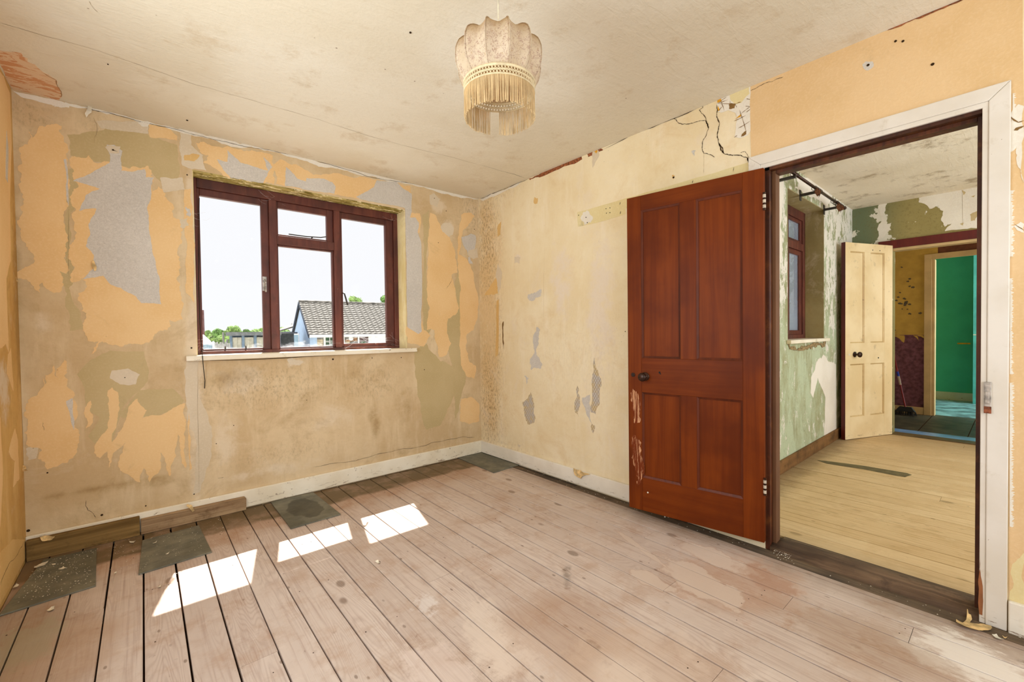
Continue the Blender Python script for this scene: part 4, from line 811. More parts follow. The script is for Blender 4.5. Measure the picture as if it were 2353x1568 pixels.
# casements set a little back: left, fan light, centre fixed, right
def casement(x0, x1, z0, z1, s, yo=.018, name='casement', bot=None, m_=winwood, sl=None, sr=None):
    b_ = bot if bot is not None else s; sl = s if sl is None else sl; sr = s if sr is None else sr
    o = (-1.4725, .13, 1.025); f = MB()
    for a, b in (((x0, z0), (x0+sl, z1)), ((x1-sr, z0), (x1, z1)), ((x0+sl, z0), (x1-sr, z0+b_)), ((x0+sl, z1-s), (x1-sr, z1))):
        f.box((a[0]-o[0], yf+yo-o[1], a[1]-o[2]), (b[0]-o[0], yf+yo+.034-o[1], b[1]-o[2]))
    fr = f.build(name, m_, win, .003)
    g = MB().box((x0+sl-.003-o[0], yf+yo+.014-o[1], z0+b_-.003-o[2]), (x1-sr+.003-o[0], yf+yo+.018-o[1], z1-s+.003-o[2])).build('pane', glass, fr)
    return fr
casement(-2.158, -1.744, 1.045, 2.110, .046, bot=.012, sl=.016); c_fan = casement(-1.696, -1.296, 1.862, 2.110, .046, bot=.014, sl=.014); casement(-1.696, -1.296, 1.045, 1.800, .012, bot=.01, name='fixed_light'); c_r = casement(-1.250, -.800, 1.045, 2.110, .046, bot=.026, sl=.022, sr=.066)
o_ = Vector((-1.4725, .13, 1.025))
sb = MB().tube([Vector(p)-o_ for p in ((-1.62, .118, 1.878), (-1.50, .114, 1.876), (-1.40, .110, 1.882), (-1.36, .106, 1.892))], .004, 6).tube([Vector(p)-o_ for p in ((-1.46, .128, 1.872), (-1.46, .108, 1.876))], .005, 6).build('stay_bar', iron, win)
MB().tube([Vector(p)-o_ for p in ((-1.236, .126, 1.47), (-1.236, .098, 1.465), (-1.228, .092, 1.43), (-1.214, .092, 1.375))], [.006, .005, .006, .007], 8).build('latch_handle', iron, win)
MB().box((-1.79-o_.x, .138-o_.y, 1.46-o_.z), (-1.765-o_.x, .147-o_.y, 1.56-o_.z)).tube([Vector(p)-o_ for p in ((-1.778, .140, 1.54), (-1.776, .118, 1.52), (-1.776, .116, 1.45))], .006, 6).build('latch_handle', steel, win)
for x in (-2.02, -1.90): MB().lathe([(.006, 0), (.004, .028), (.002, .03)], (x-o_.x, .150-o_.y, 1.045-o_.z), (0, 0, 1), 8).build('stay_peg', iron, win)
# reveal linings and board
ws = MB().box((-2.245, -.05, .992), (-.690, .0, 1.024)).box((-2.187, .0, .995), (-.758, .135, 1.0238)).build('trim_3', trimw, None, .004); tag(ws, 'cream white window board under the red window', 'window board', kind='structure')
rv = MB().box((-2.187, .0005, 2.170), (-.758, .1305, 2.176)).build('window_soffit', soffit, wall_back); tag(rv, 'mouldy olive soffit over the window')
rj = MB().box((-.7645, .0005, 1.024), (-.758, .1305, 2.170)).build('window_reveal', reveal_main, wall_back); MB().box((-2.187, .0005, 1.024), (-2.1835, .1305, 2.170)).build('window_reveal', reveal_main, wall_back)
cr([(438, 829), (700, 820), (952, 803)], 1, 0, -.0012, .008, crackm, wall_back, 2, .01)
boxo('sun_trim_strip', (-2.187, .27, 2.135), (-.758, .30, 2.176), flat('sun_trim_grey', (200, 196, 188)), wall_back)  # unseen strip added under the lintel to trim the sun patches
# cobwebs
cobs = MB(); random.seed(3)
for (cx, cz) in ((-.81, 1.06), (-1.25, 1.06), (-2.17, 1.9), (-1.70, 2.09), (-2.14, 1.07), (-1.02, 1.07), (-.80, 2.12)):
    for i in range(9):
        a = Vector((cx+random.uniform(-.06, .06), random.uniform(.10, .145), cz+random.uniform(-.03, .05))); b = a+Vector((random.uniform(-.12, .12), random.uniform(-.02, .02), random.uniform(-.02, .07)))
        mid = (a+b)/2+Vector((0, 0, -.008)); cobs.tube([a, mid, b], .0004, 3, False)
for i in range(26):
    a = Vector((-1.23+random.uniform(0, .30), .128, 1.085+random.uniform(-.01, .05))); b = a+Vector((random.uniform(.04, .12), random.uniform(-.01, .01), random.uniform(-.012, .012))); cobs.tube([a, (a+b)/2-Vector((0, 0, .006)), b], .0004, 3, False)
tag(cobs.build('cobwebs', cobweb), 'white cobweb threads in the corners of the red window', 'cobweb', kind='stuff')
wire = MB().tube([P3(*q) for q in ((458, 455, 1, .12), (457, 560, 1, .11), (456, 650, 1, .08), (459, 740, 1, .02), (463, 800, 1, -.045), (465, 818, 1, -.058), (468, 850, 1, -.03), (471, 875, 1, -.012), (470, 893, 1, -.008))], .0022, 6).build('cable', blackm)
tag(wire, 'thin black cable hanging over the left end of the window board', 'cable')

# ------------------------------------------------------------------ planks, slates, litter by the window wall
pa = P3(57, 1299, 2, 0)
pl = MB().box((-2.918, -.050, 0), (-2.478, -.022, .108)).build('timber_plank', rough_oak, None, .004); tag(pl, 'dark rough plank on edge in the left corner against the baseboard', 'plank')
vs = [(-2.474, -.048, .001), (-1.950, -.048, .001), (-1.948, -.048, .075), (-1.958, -.048, .088), (-2.474, -.048, .088)]
pl2 = MB().prism(vs, (0, .026, 0)).build('timber_plank', rough_pink, None, .003); tag(pl2, 'paler sawn plank on edge to the right of the dark one', 'plank')
def slab(px, label):
    P_ = [FL(*q) for q in px]
    m = MB().prism([Vector((p.x, p.y, .0005)) for p in P_], (0, 0, .007)).build('slate', slate, None, .0015); tag(m, label, 'slate'); m['group'] = 'grey slates laid along the window wall'; return m
slab([(100, 1290), (222, 1262), (220, 1349), (-4, 1419)], 'paint speckled grey slate in the left corner by the dark plank')
slab([(327, 1245), (457, 1210), (487, 1271), (318, 1323)], 'grey slate in front of the paler sawn plank')
slab([(622, 1156), (720, 1134), (783, 1184), (668, 1217)], 'grey slate with a damp dark middle beside the sunlit patches')
slab([(1050, 1053), (1108, 1041), (1192, 1070), (1135, 1088)], 'plain grey slate in the far corner under the cream wall')
def scrap(name, L, mat, z, label, cat, group=None, curl=.006, ax=2, val=None):
    P_ = onp(L, 2, z); q = roughen([(p.x, p.y) for p in P_], .12, 2); n = len(q)
    vs, es, fs, *_ = delaunay_2d_cdt([Vector(p) for p in q], [], [list(range(n))], 1, 1e-6)
    cx = sum(p[0] for p in q)/n; cy = sum(p[1] for p in q)/n
    m = MB(); ln = max((Vector(p)-Vector((cx, cy))).length for p in q)
    top_ = [(p[0], p[1], z+.0014+curl*((Vector(p)-Vector((cx, cy))).length/ln)**2) for p in vs]; nn = len(top_)
    m.add(top_+[(a, b, c-.0009) for a, b, c in top_], [tuple(f) for f in fs]+[tuple(i+nn for i in reversed(f)) for f in fs])
    o = m.build(name, mat); return tag(o, label, cat, group)
FG = 'cream paint flakes on the floor and slates'
scrap('paper_scrap', [(2197, 1428), (2206, 1432), (2212, 1434), (2222, 1412), (2229, 1415), (2228, 1432), (2260, 1438), (2278, 1445), (2277, 1452), (2250, 1453), (2222, 1447), (2200, 1440)], flake_tan, .001, 'crumpled tan paper scrap on the floor by the right door casing', 'paper scrap', curl=.02)
for L, lb in (([(2279, 1461), (2290, 1461), (2307, 1473), (2292, 1472)], 'white paint flake on the floor in front of the right casing'), ([(2303, 1464), (2315, 1468), (2308, 1470)], 'small tan chip next to the white flake by the casing'),
              ([(107, 1405), (118, 1398), (126, 1396), (124, 1404), (112, 1408)], 'curled cream flake on the boards in front of the corner slate'), ([(362, 1351), (371, 1346), (370, 1352)], 'cream flake left of the nearest sun patch'),
              ([(862, 1292), (869, 1289), (874, 1294), (868, 1299)], 'white crumb of plaster right of the middle sun patch'), ([(297, 1246), (312, 1244), (306, 1251)], 'cream flake beside the end of the dark plank'),
              ([(262, 1318), (268, 1316), (266, 1321)], 'tiny cream flake between the two left slates')):
    scrap('paint_flake', L, flake if 'tan' not in lb else flake_tan, .001, lb, 'paint flake', FG)
for L, lb in (([(78, 1305), (98, 1295), (112, 1291), (104, 1299), (84, 1307)], 'long cream flake at the top of the corner slate'), ([(118, 1298), (128, 1296), (126, 1301)], 'second flake along the top of the corner slate'), ([(134, 1310), (146, 1304), (152, 1306), (144, 1310)], 'flake in the middle of the corner slate'),
              ([(28, 1352), (38, 1344), (44, 1345), (36, 1352)], 'flake near the left wall on the corner slate'), ([(350, 1250), (360, 1245), (357, 1250)], 'flake near the far edge of the second slate'), ([(380, 1275), (390, 1270), (386, 1276)], 'flake in the middle of the second slate')):
    scrap('paint_flake', L, flake, .0078, lb, 'paint flake', FG, .004)
for (u, v) in ((1528, 1190), (1489, 1109+0), (1536, 1190)):
    p = FL(u, v) if v > 1150 else None
    if p: MB().lathe([(.001, 0), (.005, .002), (.006, .006), (.004, .010), (.001, .011)], (p.x, p.y, .0), (0, 0, 1), 8).build('plaster_bead', flake, None, smooth=True)
for o, lb in zip([o for o in C.objects if o.name.startswith('plaster_bead')], ['white bead of plaster under the left part of the brown door', 'smaller white bead next to it under the brown door']): tag(o, lb, 'plaster bead', 'white beads below the brown door')
cm = MB(); random.seed(11)
def crumb(x, y, z=0.0, s=.003):
    if z == 0.0 and y > -.62 and (x < -2.62 or -2.5 < x < -2.18 or -1.82 < x < -1.5 or x > -.31): return
    a = random.uniform(0, PI); r = s*random.uniform(.4, 1.3); pts = [(x+r*math.cos(a+k*2.09)*random.uniform(.5, 1.2), y+r*math.sin(a+k*2.09)*random.uniform(.5, 1.2), z+.0003) for k in range(3)]
    cm.add(pts+[(x, y, z+r*.5)], [(0, 1, 3), (1, 2, 3), (2, 0, 3), (2, 1, 0)])
for i in range(260): crumb(random.uniform(-2.9, -2.1), random.uniform(-.6, -.06), .0078 if random.random() < .0 else .0)
for i in range(150): crumb(random.gauss(-2.55, .3), random.uniform(-.5, -.06), 0, .0022)
for i in range(160): crumb(random.uniform(-2.9, -.1), -abs(random.gauss(0, .5))-.03, 0, .002)
for i in range(150): crumb(random.uniform(-.07, -.01), random.uniform(-4, -.1), 0, .003)
for i in range(90): crumb(random.gauss(.0, .03), random.uniform(-2.60, -2.52), .012, .004)
for i in range(80): crumb(random.uniform(-2.8, -.1), random.uniform(-3, -.3), 0, .0018)
tag(cm.build('plaster_crumbs', flake), 'scattered white plaster crumbs on the floor boards', 'plaster crumbs', kind='stuff')
cm = MB()
for i in range(240): crumb(random.uniform(-2.88, -2.65), random.uniform(-.56, -.12), .0078, .003)
for i in range(90): crumb(random.uniform(-2.45, -2.22), random.uniform(-.5, -.12), .0078, .0024)
tag(cm.build('paint_specks', flake), 'white paint specks scattered over the two left slates', 'paint specks', kind='stuff')
# curls of torn paper that stand off walls
def curl(name, L, ax, val, off, mat, label, cat='paper scrap', bend=.02, grp='curls of torn paper'):
    P_ = onp(L, ax, val); n = len(P_); ia, ib = [i for i in range(3) if i != ax]
    q = roughen([(p[ia], p[ib]) for p in P_], .08, 2); n = len(q); vs, es, fs, *_ = delaunay_2d_cdt([Vector(p) for p in q], [], [list(range(n))], 1, 1e-6)
    zt = max(p[1] for p in vs); zb = min(p[1] for p in vs); m = MB(); T = []
    for p in vs:
        r = [0, 0, 0]; r[ia] = p[0]; r[ib] = p[1]; k = (zt-p[1])/(zt-zb+1e-6); r[ax] = val+off*(.15+abs(math.sin(k*2.6))*1.0); T.append(r)
    nn = len(T); d = [0, 0, 0]; d[ax] = -math.copysign(.0008, off)
    m.add(T+[(a+d[0], b+d[1], c+d[2]) for a, b, c in T], [tuple(f) for f in fs]+[tuple(i+nn for i in reversed(f)) for f in fs]); return tag(m.build(name, mat), label, cat, grp)
curl('paper_curl', c7([(945, 1150), (975, 1140), (1000, 1185), (995, 1240), (960, 1260), (935, 1285), (922, 1250), (950, 1200)]), 1, -.002, -.025, flake, 'cream torn strip hanging from the ceiling edge at the left')
curl('paper_curl', [(430, 1158), (440, 1160), (447, 1172), (442, 1176), (436, 1168), (428, 1163)], 1, -.052, -.012, flake_tan, 'tan curl on the baseboard above the paler plank')
curl('paper_curl', [(92, 1235), (105, 1231), (127, 1232), (120, 1240), (98, 1243)], 1, -.052, -.010, flake_tan, 'tan curl lying along the top of the dark plank')
curl('paper_curl', [(1318, 1076), (1352, 1088), (1358, 1090), (1340, 1094), (1336, 1100), (1324, 1092)], 0, -.021, -.012, flake_tan, 'tan tongue of paper bent over the right baseboard')
curl('paper_curl', [(41, 1068), (62, 1070), (66, 1080), (50, 1082), (40, 1076)], 1, -.003, -.03, flake_tan, 'tan tongue sticking out of the left corner low on the wall')
curl('paper_curl', [(28, 622), (36, 632), (46, 650), (30, 644)], 1, -.003, -.03, flake_tan, 'tan tongue sticking out of the left corner at mid height')
curl('paper_curl', c1([(535, 1320), (545, 1310), (558, 1340), (560, 1370), (550, 1375)]), 1, -.003, -.012, flake_tan, 'small brown curl on the grey patch left of the window')

# ------------------------------------------------------------------ hanging lampshade
LC = Vector((-1.491, -2.161, 0)); NR = 12; TH0 = math.radians(4)
lamp = empty('pendant_lamp', (LC.x, LC.y, 2.40), 0, 'old flowered fabric lampshade with long fringe hanging from the ceiling', 'lamp')
def fabm():
    m = M('flowered_shade_fabric', .85, .15); p = m.objpos(); n = m.noise(p, 9, 4)
    k = m.mix(m.step(n, .35, .65), (216, 198, 170), (228, 212, 188))
    q = m.noise(p, 150, 5, .7, 1.4); cl = m.noise(p, 60, 3); k = m.mix(m.math('MULTIPLY', m.math('MULTIPLY', m.step(q, .49, .57), m.step(cl, .42, .52)), .75), k, (168, 132, 122))
    q2 = m.noise(p, 110, 3, .6); k = m.mix(m.math('MULTIPLY', m.step(q2, .6, .68), .5), k, (176, 138, 92))
    z = m.sep(p)[2]; k = m.mix(m.math('MULTIPLY', m.step(m.math('ADD', z, m.math('MULTIPLY', m.math('SUBTRACT', n, .5), .1)), -.315, -.265), .7), k, (178, 148, 106))
    m.col(k); m.bump(q, .2, .001)
    # a little light passes through thin cloth
    tl = m.node('ShaderNodeBsdfTranslucent'); m.put(tl.inputs[0], (226, 190, 140)); mx = m.node('ShaderNodeMixShader'); mx.inputs[0].default_value = .25
    out = m.n['Material Output']; m.link(m.b.outputs[0], mx.inputs[1]); m.link(tl.outputs[0], mx.inputs[2]); m.link(mx.outputs[0], out.inputs[0]); return m.m
fab = fabm(); lace = flat('cream_lace', (222, 204, 168), .85, .1, .06, 60); fring = flat('straw_fringe', (212, 184, 140), .85, .1, .07, 30)
def ribprof(t):       # t 0..1 from band to crown: radius, z relative to lamp origin (2.40)
    P_ = [(.120, -.408), (.136, -.386), (.147, -.358), (.150, -.328), (.148, -.300), (.139, -.275), (.119, -.257), (.090, -.249), (.062, -.256)]
    x = t*(len(P_)-1); i = min(int(x), len(P_)-2); f = x-i; a, b = P_[i], P_[i+1]; return (a[0]+(b[0]-a[0])*f, a[1]+(b[1]-a[1])*f)
NV, NU = 26, 10; fv = []; ff = []; random.seed(5)
wr = [[random.uniform(-1, 1) for _ in range(4)] for _ in range(NR)]
for k in range(NR):
    for u in range(NU):
        a = TH0+2*PI*(k+u/NU)/NR; s = math.sin(PI*u/NU)
        for v in range(NV+1):
            t = v/NV; r, z = ribprof(t)
            chord = math.cos(PI/NR)/math.cos(2*PI*(u/NU-.5)/NR)      # straight cloth between ribs
            sag = s*(.003+.015*math.sin(PI*min(1, t*1.05)))
            zz = z - s*(.016*max(0, (t-.62)/.38))
            rr = r*(1+(chord-1)*1.0) - sag + .0012*math.sin(t*17+wr[k][0]*5+u*1.3)*s*(t > .5)
            if t < .06: rr = r*(1-(1-chord)*t/.06)-sag*t/.06
            fv.append((rr*math.cos(a), rr*math.sin(a), zz))
nu = NR*NU
for i in range(nu):
    for v in range(NV): j = (i+1) % nu; ff.append((i*(NV+1)+v, j*(NV+1)+v, j*(NV+1)+v+1, i*(NV+1)+v+1))
sh = MB().add(fv, ff).build('lamp_shade', fab, lamp, smooth=True)
for k in range(NR):
    a = TH0+2*PI*k/NR; MB().tube([(ribprof(t/14)[0]*math.cos(a)*1.004, ribprof(t/14)[0]*math.sin(a)*1.004, ribprof(t/14)[1]+.001) for t in range(15)], .0016, 5).build('shade_rib', fab, lamp, smooth=True)
def ring(name, r, z, rr, mat, par, seg=72):
    pts = [(r*math.cos(2*PI*i/seg), r*math.sin(2*PI*i/seg), z) for i in range(seg+1)]; return MB().tube(pts, rr, 6, False).build(name, mat, par, smooth=True)
ring('wire_ring', .062, -.256, .0018, iron, lamp)
for k in range(3):
    a = k*2*PI/3+.4; MB().tube([(.06*math.cos(a), .06*math.sin(a), -.256), (.02*math.cos(a), .02*math.sin(a), -.262)], .0012, 5).build('wire_spoke', iron, lamp)
# lace band: three cords with diamond lattice between them
NB = 72; bn = MB()
for zz, rr in ((-.409, .0050), (-.424, .0022), (-.438, .0026)):
    bn.tube([(.1205*math.cos(2*PI*i/NB), .1205*math.sin(2*PI*i/NB), zz) for i in range(NB+1)], rr, 6, False)
for row, (za, zb) in enumerate(((-.409, -.424), (-.424, -.438))):
    for i in range(NB):
        a0 = 2*PI*(i+.5*row)/NB
        for d in (0, 1):
            a1 = a0+PI/NB; b0, b1 = (a0, a1) if d == 0 else (a0+2*PI/NB, a1)
            for zt, zl, s0, s1 in ((za, (za+zb)/2, a1, a0 if d == 0 else a0+2*PI/NB), ((za+zb)/2, zb, a0 if d == 0 else a0+2*PI/NB, a1)):
                bn.tube([(.1207*math.cos(s0), .1207*math.sin(s0), zt), (.1207*math.cos(s1), .1207*math.sin(s1), zl)], .0014, 4, False)
band = bn.build('lace_band', lace, lamp)
# fringe: one strand per object up to 300, grouped by nothing; a gap at the back
def visible_gap(a):   # gap in the strands on the far side, seen below the near rim
    v = Vector((math.cos(a), math.sin(a))); away = (Vector((LC.x, LC.y))-Vector((CAM.x, CAM.y))).normalized(); rgt = Vector((away.y, -away.x))
    return v.dot(away) > .8 and -.30 < v.dot(rgt) < -.02
strand = []
for i in range(300):
    a = 2*PI*i/300+random.uniform(-.006, .006)
    if visible_gap(a): continue
    b1 = a+random.uniform(-.03, .03); L = .088+random.uniform(-.003, .004); r0_ = .1205; r1 = .1195+random.uniform(-.003, .003)
    pts = [(r0_*math.cos(a), r0_*math.sin(a), -.436), ((r0_+r1)/2*math.cos((a+b1)/2), (r0_+r1)/2*math.sin((a+b1)/2), -.436-L*.5), (r1*math.cos(b1), r1*math.sin(b1), -.436-L)]
    MB().tube(pts, [.0012, .0012, .0014], 4).build('fringe_strand', fring, lamp)
MB().tube([(0, 0, .01), (.0005, 0, -.1), (0, 0, -.25)], .0028, 8).build('cord', beige_cord, lamp)
MB().lathe([(.0028, .03), (.012, .02), (.018, .0), (.018, -.04), (.014, -.05), (.014, -.07), (.001, -.07)], (0, 0, -.262), (0, 0, 1), 16).build('lamp_holder', beige_cord, lamp, smooth=True)
MB().lathe([(.035, .0), (.034, -.012), (.015, -.02), (.003, -.022)], (0, 0, .010), (0, 0, 1), 20).build('ceiling_rose', beige_cord, lamp, smooth=True)

# ------------------------------------------------------------------ side room
YG = -2.11; HS = 2.48
wall_side_back = wall_grid('wall_side_back', 1, YG, .075, XF+.12, -.3, 2.75, .30, (1.55, 2.57, 1.05, 2.29), greenw, (), .2, label='peeling green window wall of the room through the doorway')
# part of the outer wall that closes the L between the two rooms
wall_far = wall_grid('wall_side_right', 0, XF, -5.0, YG, -.3, 2.75, .12, (-3.32, -2.46, -.4, 1.99), olivew, (), .2, label='flaking olive wall over the cream door')
cs = boxo('ceiling.001', (.075, -5.05, HS), (XF, YG, HS+.1), ceil_side); tag(cs, 'stained white ceiling of the room through the doorway', 'ceiling', kind='structure')
cr([(1975, 470), (2120, 443), (2250, 425)], 0, XF, -.002, .006, crackm, wall_far, 3, .03)
def fp(L, mat, off=-.001, amp=.16, lev=3, label=None): return sheet('plaster_patch', onp(L, 0, XF), 0, off, mat, wall_far, amp, lev, label=label)
fp(c5([(1240, 830), (1300, 810), (1660, 745), (1660, 1040), (1420, 1060), (1480, 1000), (1420, 1030), (1400, 960), (1410, 920), (1380, 880), (1330, 905), (1240, 860)]), whitepl, label='bare white plaster at the top right of the olive wall')
fp(c5([(965, 870), (1020, 865), (1000, 940), (1020, 1010), (1050, 1000), (1050, 1050), (1000, 1100), (950, 1115), (960, 1060), (980, 960)]), whitepl, -.001, .2)
for L in ([(1540, 775), (1565, 790), (1550, 810)], [(1600, 820), (1632, 808), (1620, 825)], [(1595, 945), (1650, 915), (1655, 935), (1630, 985), (1600, 990)], [(1525, 1010), (1550, 1000), (1545, 1020)]): fp(c5(L), olive, -.0018, .1)
cr(c5([(1540, 770), (1545, 1030)]), 0, XF, -.0022, .003, crackl, wall_far, 2, .01)
def gp(L, mat, off=-.0012, amp=.16, lev=3, label=None): return sheet('plaster_patch', onp(L, 1, YG), 1, off, mat, wall_side_back, amp, lev, label=label)
gp(c5([(340, 650), (510, 690), (580, 740), (640, 830), (620, 860), (600, 890), (560, 850), (480, 820), (400, 770), (380, 760), (410, 740), (390, 690), (350, 690)]), whitepl, -.0012, .12, label='white bare plaster above the small window')
gp(c6([(320, 330), (360, 250), (375, 225), (400, 260), (432, 270), (435, 575), (380, 590), (385, 420), (350, 330), (330, 420), (318, 400)]), whitepl, -.0012, .1, label='white peeled strip beside the cream door')
gp([(1785, 395), (1797, 400), (1799, 450), (1793, 520), (1797, 560), (1790, 640), (1787, 700), (1785, 600)], whitepl, -.0012, .2, 4)
gp(c6([(350, 250), (365, 240), (355, 330), (335, 300)]), whitepl, -.0012, .2)
# side window
sw = empty('window_2', (2.06, YG+.155, 1.05), 0, 'dark red casement window in the green wall', 'window', kind='structure'); oS = (2.06, YG+.155, 1.05); ys0 = YG+.155
def sbx(nm, x0, x1, y0, y1, z0, z1, m_=winwood, par=sw): return wb(nm, x0, x1, y0, y1, z0, z1, m_, par, .003, oS)
sbx('frame_jamb', 1.55, 1.61, ys0, ys0+.08, 1.05, 2.29); sbx('frame_jamb', 2.50, 2.57, ys0, ys0+.08, 1.05, 2.29); sbx('frame_head', 1.61, 2.50, ys0, ys0+.08, 2.20, 2.29); sbx('frame_sill', 1.61, 2.50, ys0, ys0+.08, 1.05, 1.09)
sbx('mullion', 2.03, 2.08, ys0-.003, ys0+.08, 1.09, 2.20); sbx('transom', 1.61, 2.50, ys0-.004, ys0+.08, 1.90, 1.97)
for (x0, x1, z0, z1, s) in ((1.61, 2.03, 1.09, 1.90, .05), (2.08, 2.50, 1.09, 1.90, .07), (1.61, 2.03, 1.97, 2.20, .04), (2.08, 2.50, 1.97, 2.20, .05)):
    f = MB(); y0, y1 = ys0+.012-oS[1], ys0+.045-oS[1]
    for a, b in (((x0, z0), (x0+s, z1)), ((x1-s, z0), (x1, z1)), ((x0+s, z0), (x1-s, z0+s*.6)), ((x0+s, z1-s*.6), (x1-s, z1))): f.box((a[0]-oS[0], y0, a[1]-oS[2]), (b[0]-oS[0], y1, b[1]-oS[2]))
    fr = f.build('casement', winwood, sw, .003); MB().box((x0+s-.003-oS[0], y0+.014, z0+s*.6-.003-oS[2]), (x1-s+.003-oS[0], y0+.018, z1-s*.6+.003-oS[2])).build('pane', dirtyglass, fr)
ss = MB().box((1.52, YG-.035, 1.022), (2.63, YG, 1.052)).box((1.552, YG, 1.022), (2.568, YG+.156, 1.052)).build('trim_4', trimw, None, .004); tag(ss, 'cream window board of the small side window', 'window board', kind='structure')
for a, b, m_ in (((1.551, YG+.001, 2.283), (2.569, YG+.154, 2.2895), reveal_olive), ((2.562, YG+.001, 1.053), (2.5695, YG+.154, 2.283), reveal_olive), ((1.551, YG+.001, 1.053), (1.557, YG+.154, 2.283), reveal_olive)): boxo('window_reveal', a, b, m_, wall_side_back)
sheet('cement_edge', onp([(1808, 782), (1815, 798), (1835, 800), (1860, 793), (1890, 790), (1898, 783), (1895, 797), (1870, 797), (1850, 803), (1815, 803)], 1, YG), 1, -.004, flat('crumbly_render', (150, 128, 92), .95, .1, .3, 60, .5), wall_side_back, .2, 3)
bs = boxo('baseboard_side', (.08, YG-.018, 0), (XF, YG-.0005, .105), skirtbrown, None, .003); tag(bs, 'brown skirting below the green wall', 'baseboard', kind='structure')
# curtain pole on brackets with rings and rags
pole = empty('curtain_pole', (1.15, YG-.12, 2.31), 0, 'dark curtain pole with rings and cloth rags above the small window', 'curtain pole')
def pp(p): return Vector(p)-Vector((1.15, YG-.12, 2.31))
MB().tube([pp((1.15, YG-.12, 2.31)), pp((2.74, YG-.12, 2.31))], .011, 10).build('rod', brass, pole, smooth=True)
for x in (1.15, 2.74): MB().lathe([(.011, -.01), (.017, .0), (.017, .02), (.008, .028), (.001, .03)], pp((x, YG-.12, 2.31)), (1 if x > 2 else -1, 0, 0), 12).build('finial', brass, pole, smooth=True)
for x in (1.30, 1.86, 2.56): MB().box(pp((x-.012, YG-.13, 2.275)), pp((x+.012, YG-.001, 2.295))).box(pp((x-.02, YG-.006, 2.24)), pp((x+.02, YG-.0005, 2.33))).box(pp((x-.012, YG-.135, 2.285)), pp((x+.012, YG-.125, 2.30))).build('bracket', iron, pole, .002)
random.seed(9)
for x in (1.28, 1.34, 1.80, 1.86, 1.90, 1.95, 2.36, 2.44, 2.47, 2.50, 2.53, 2.60, 2.64):
    tl = random.uniform(-.35, .35); rr = .019; MB().tube([pp((x+math.sin(2*PI*i/14)*tl*rr, YG-.12+rr*math.sin(2*PI*i/14), 2.303+rr*math.cos(2*PI*i/14))) for i in range(15)], .0022, 5, False).build('ring', brass, pole)
for x, s_ in ((1.83, 1.0), (2.50, 1.2), (2.58, .8)):
    m_ = MB(); vs = []
    for i in range(6):
        for j in range(4): vs.append(pp((x+(i-2.5)*.016*s_+random.uniform(-.005, .005), YG-.135+.012*math.sin(i*2+j), 2.30-j*.018*s_*(1+.3*math.sin(i*3)))))
    m_.add(vs, [(i*4+j, i*4+j+1, (i+1)*4+j+1, (i+1)*4+j) for i in range(5) for j in range(3)]); m_.build('cloth_rag', flat('brown_rag', (92, 58, 36), .9, .1, .4, 60), pole, smooth=True)
# frame of the far doorway
t2 = empty('trim_5', (0, 0, 0), 0, 'dark red frame of the far doorway behind the cream door', 'door frame', kind='structure')
boxo('frame_head', (XF-.02, -3.40, 1.99), (XF+.0, -2.34, 2.075), darkred, t2, .003); boxo('frame_lining', (XF, -3.34, 1.965), (XF+.12, -2.44, 1.99), hallpaint, t2); boxo('frame_jamb', (XF-.02, -2.455, 0), (XF+.12, -2.39, 1.99), darkred, t2, .003); boxo('frame_jamb', (XF-.02, -3.40, 0), (XF+.12, -3.31, 1.99), darkred, t2, .003)
boxo('sill_board', (XF-.02, -3.31, -.02), (XF+.12, -2.455, .012), wood('dirty_hall_threshold', (96, 78, 46), (116, 94, 58), (70, 56, 34), sc=(20, 2, 20)), t2, .003)

# ------------------------------------------------------------------ hall and far room
XH = 5.32
fh = boxo('floor.002', (XF+.04, -5.0, -.16), (XH+.1, -1.2, 0.0), pine_hall); tag(fh, 'dark floor of the hall beyond the cream door', 'floor', kind='structure')
st_ = boxo('floor_glare_strip', (XF+.12, -4.6, .0), (XF+.36, -1.6, .004), flat('painted_blue_glare', (120, 164, 214), .25, .5, .12, 5), fh)  # daylight reflected off the hall floor, laid on as a blue strip
for y in (-2.28, -2.62, -3.0): boxo('joint', (XF+.37, y, .0), (XH-.03, y+.006, .0012), subf, fh)
wh = wall_grid('wall_hall_far', 0, XH, -5.0, -1.2, -.3, 2.75, .12, (-3.55, -2.60, -.4, 2.06), mustard, (), .2, label='mustard and purple wall of the hall')
sheet('painted_dado', [Vector((XH, y, z)) for y, z in ((-2.534, .09), (-2.534, 1.048), (-2.0, 1.05), (-1.25, 1.05), (-1.25, .09))], 0, -.001, purple, wh, .0, 1, label='purple lower half of the hall wall')
for L in ([(2052, 771), (2078, 771), (2077, 788), (2070, 782)], [(2098, 771), (2112, 784), (2106, 772), (2124, 778), (2122, 771)]): sheet('paint_tear', onp(L, 0, XH), 0, -.002, mustard, wh, .1, 2)
random.seed(21)
for i in range(22):
    u, v = random.gauss(2078, 16), random.gauss(690, 24); r = random.uniform(1.2, 4.5)
    if 2052 < u < 2130: sheet('mould_spot', onp([(u+r*math.cos(k)*1.3, v+r*math.sin(k)*.7) for k in (0, 1.2, 2.4, 3.6, 4.9)], 0, XH), 0, -.0012, flat('grey_mould', (92, 80, 62)) if i == 0 else bpy.data.materials['grey_mould'], wh, .2, 2)
t3 = empty('trim_6', (0, 0, 0), 0, 'dirty cream casing around the opening to the teal room', 'door frame', kind='structure')
boxo('casing_side', (XH-.02, -2.605, 0), (XH+.0, -2.535, 2.09), hallpaint, t3, .003); boxo('casing_bead', (XH-.006, -2.635, 0), (XH+.12, -2.60, 2.02), hallpaint, t3, .003); boxo('casing_head', (XH-.02, -3.55, 2.02), (XH, -2.605, 2.09), hallpaint, t3, .003)
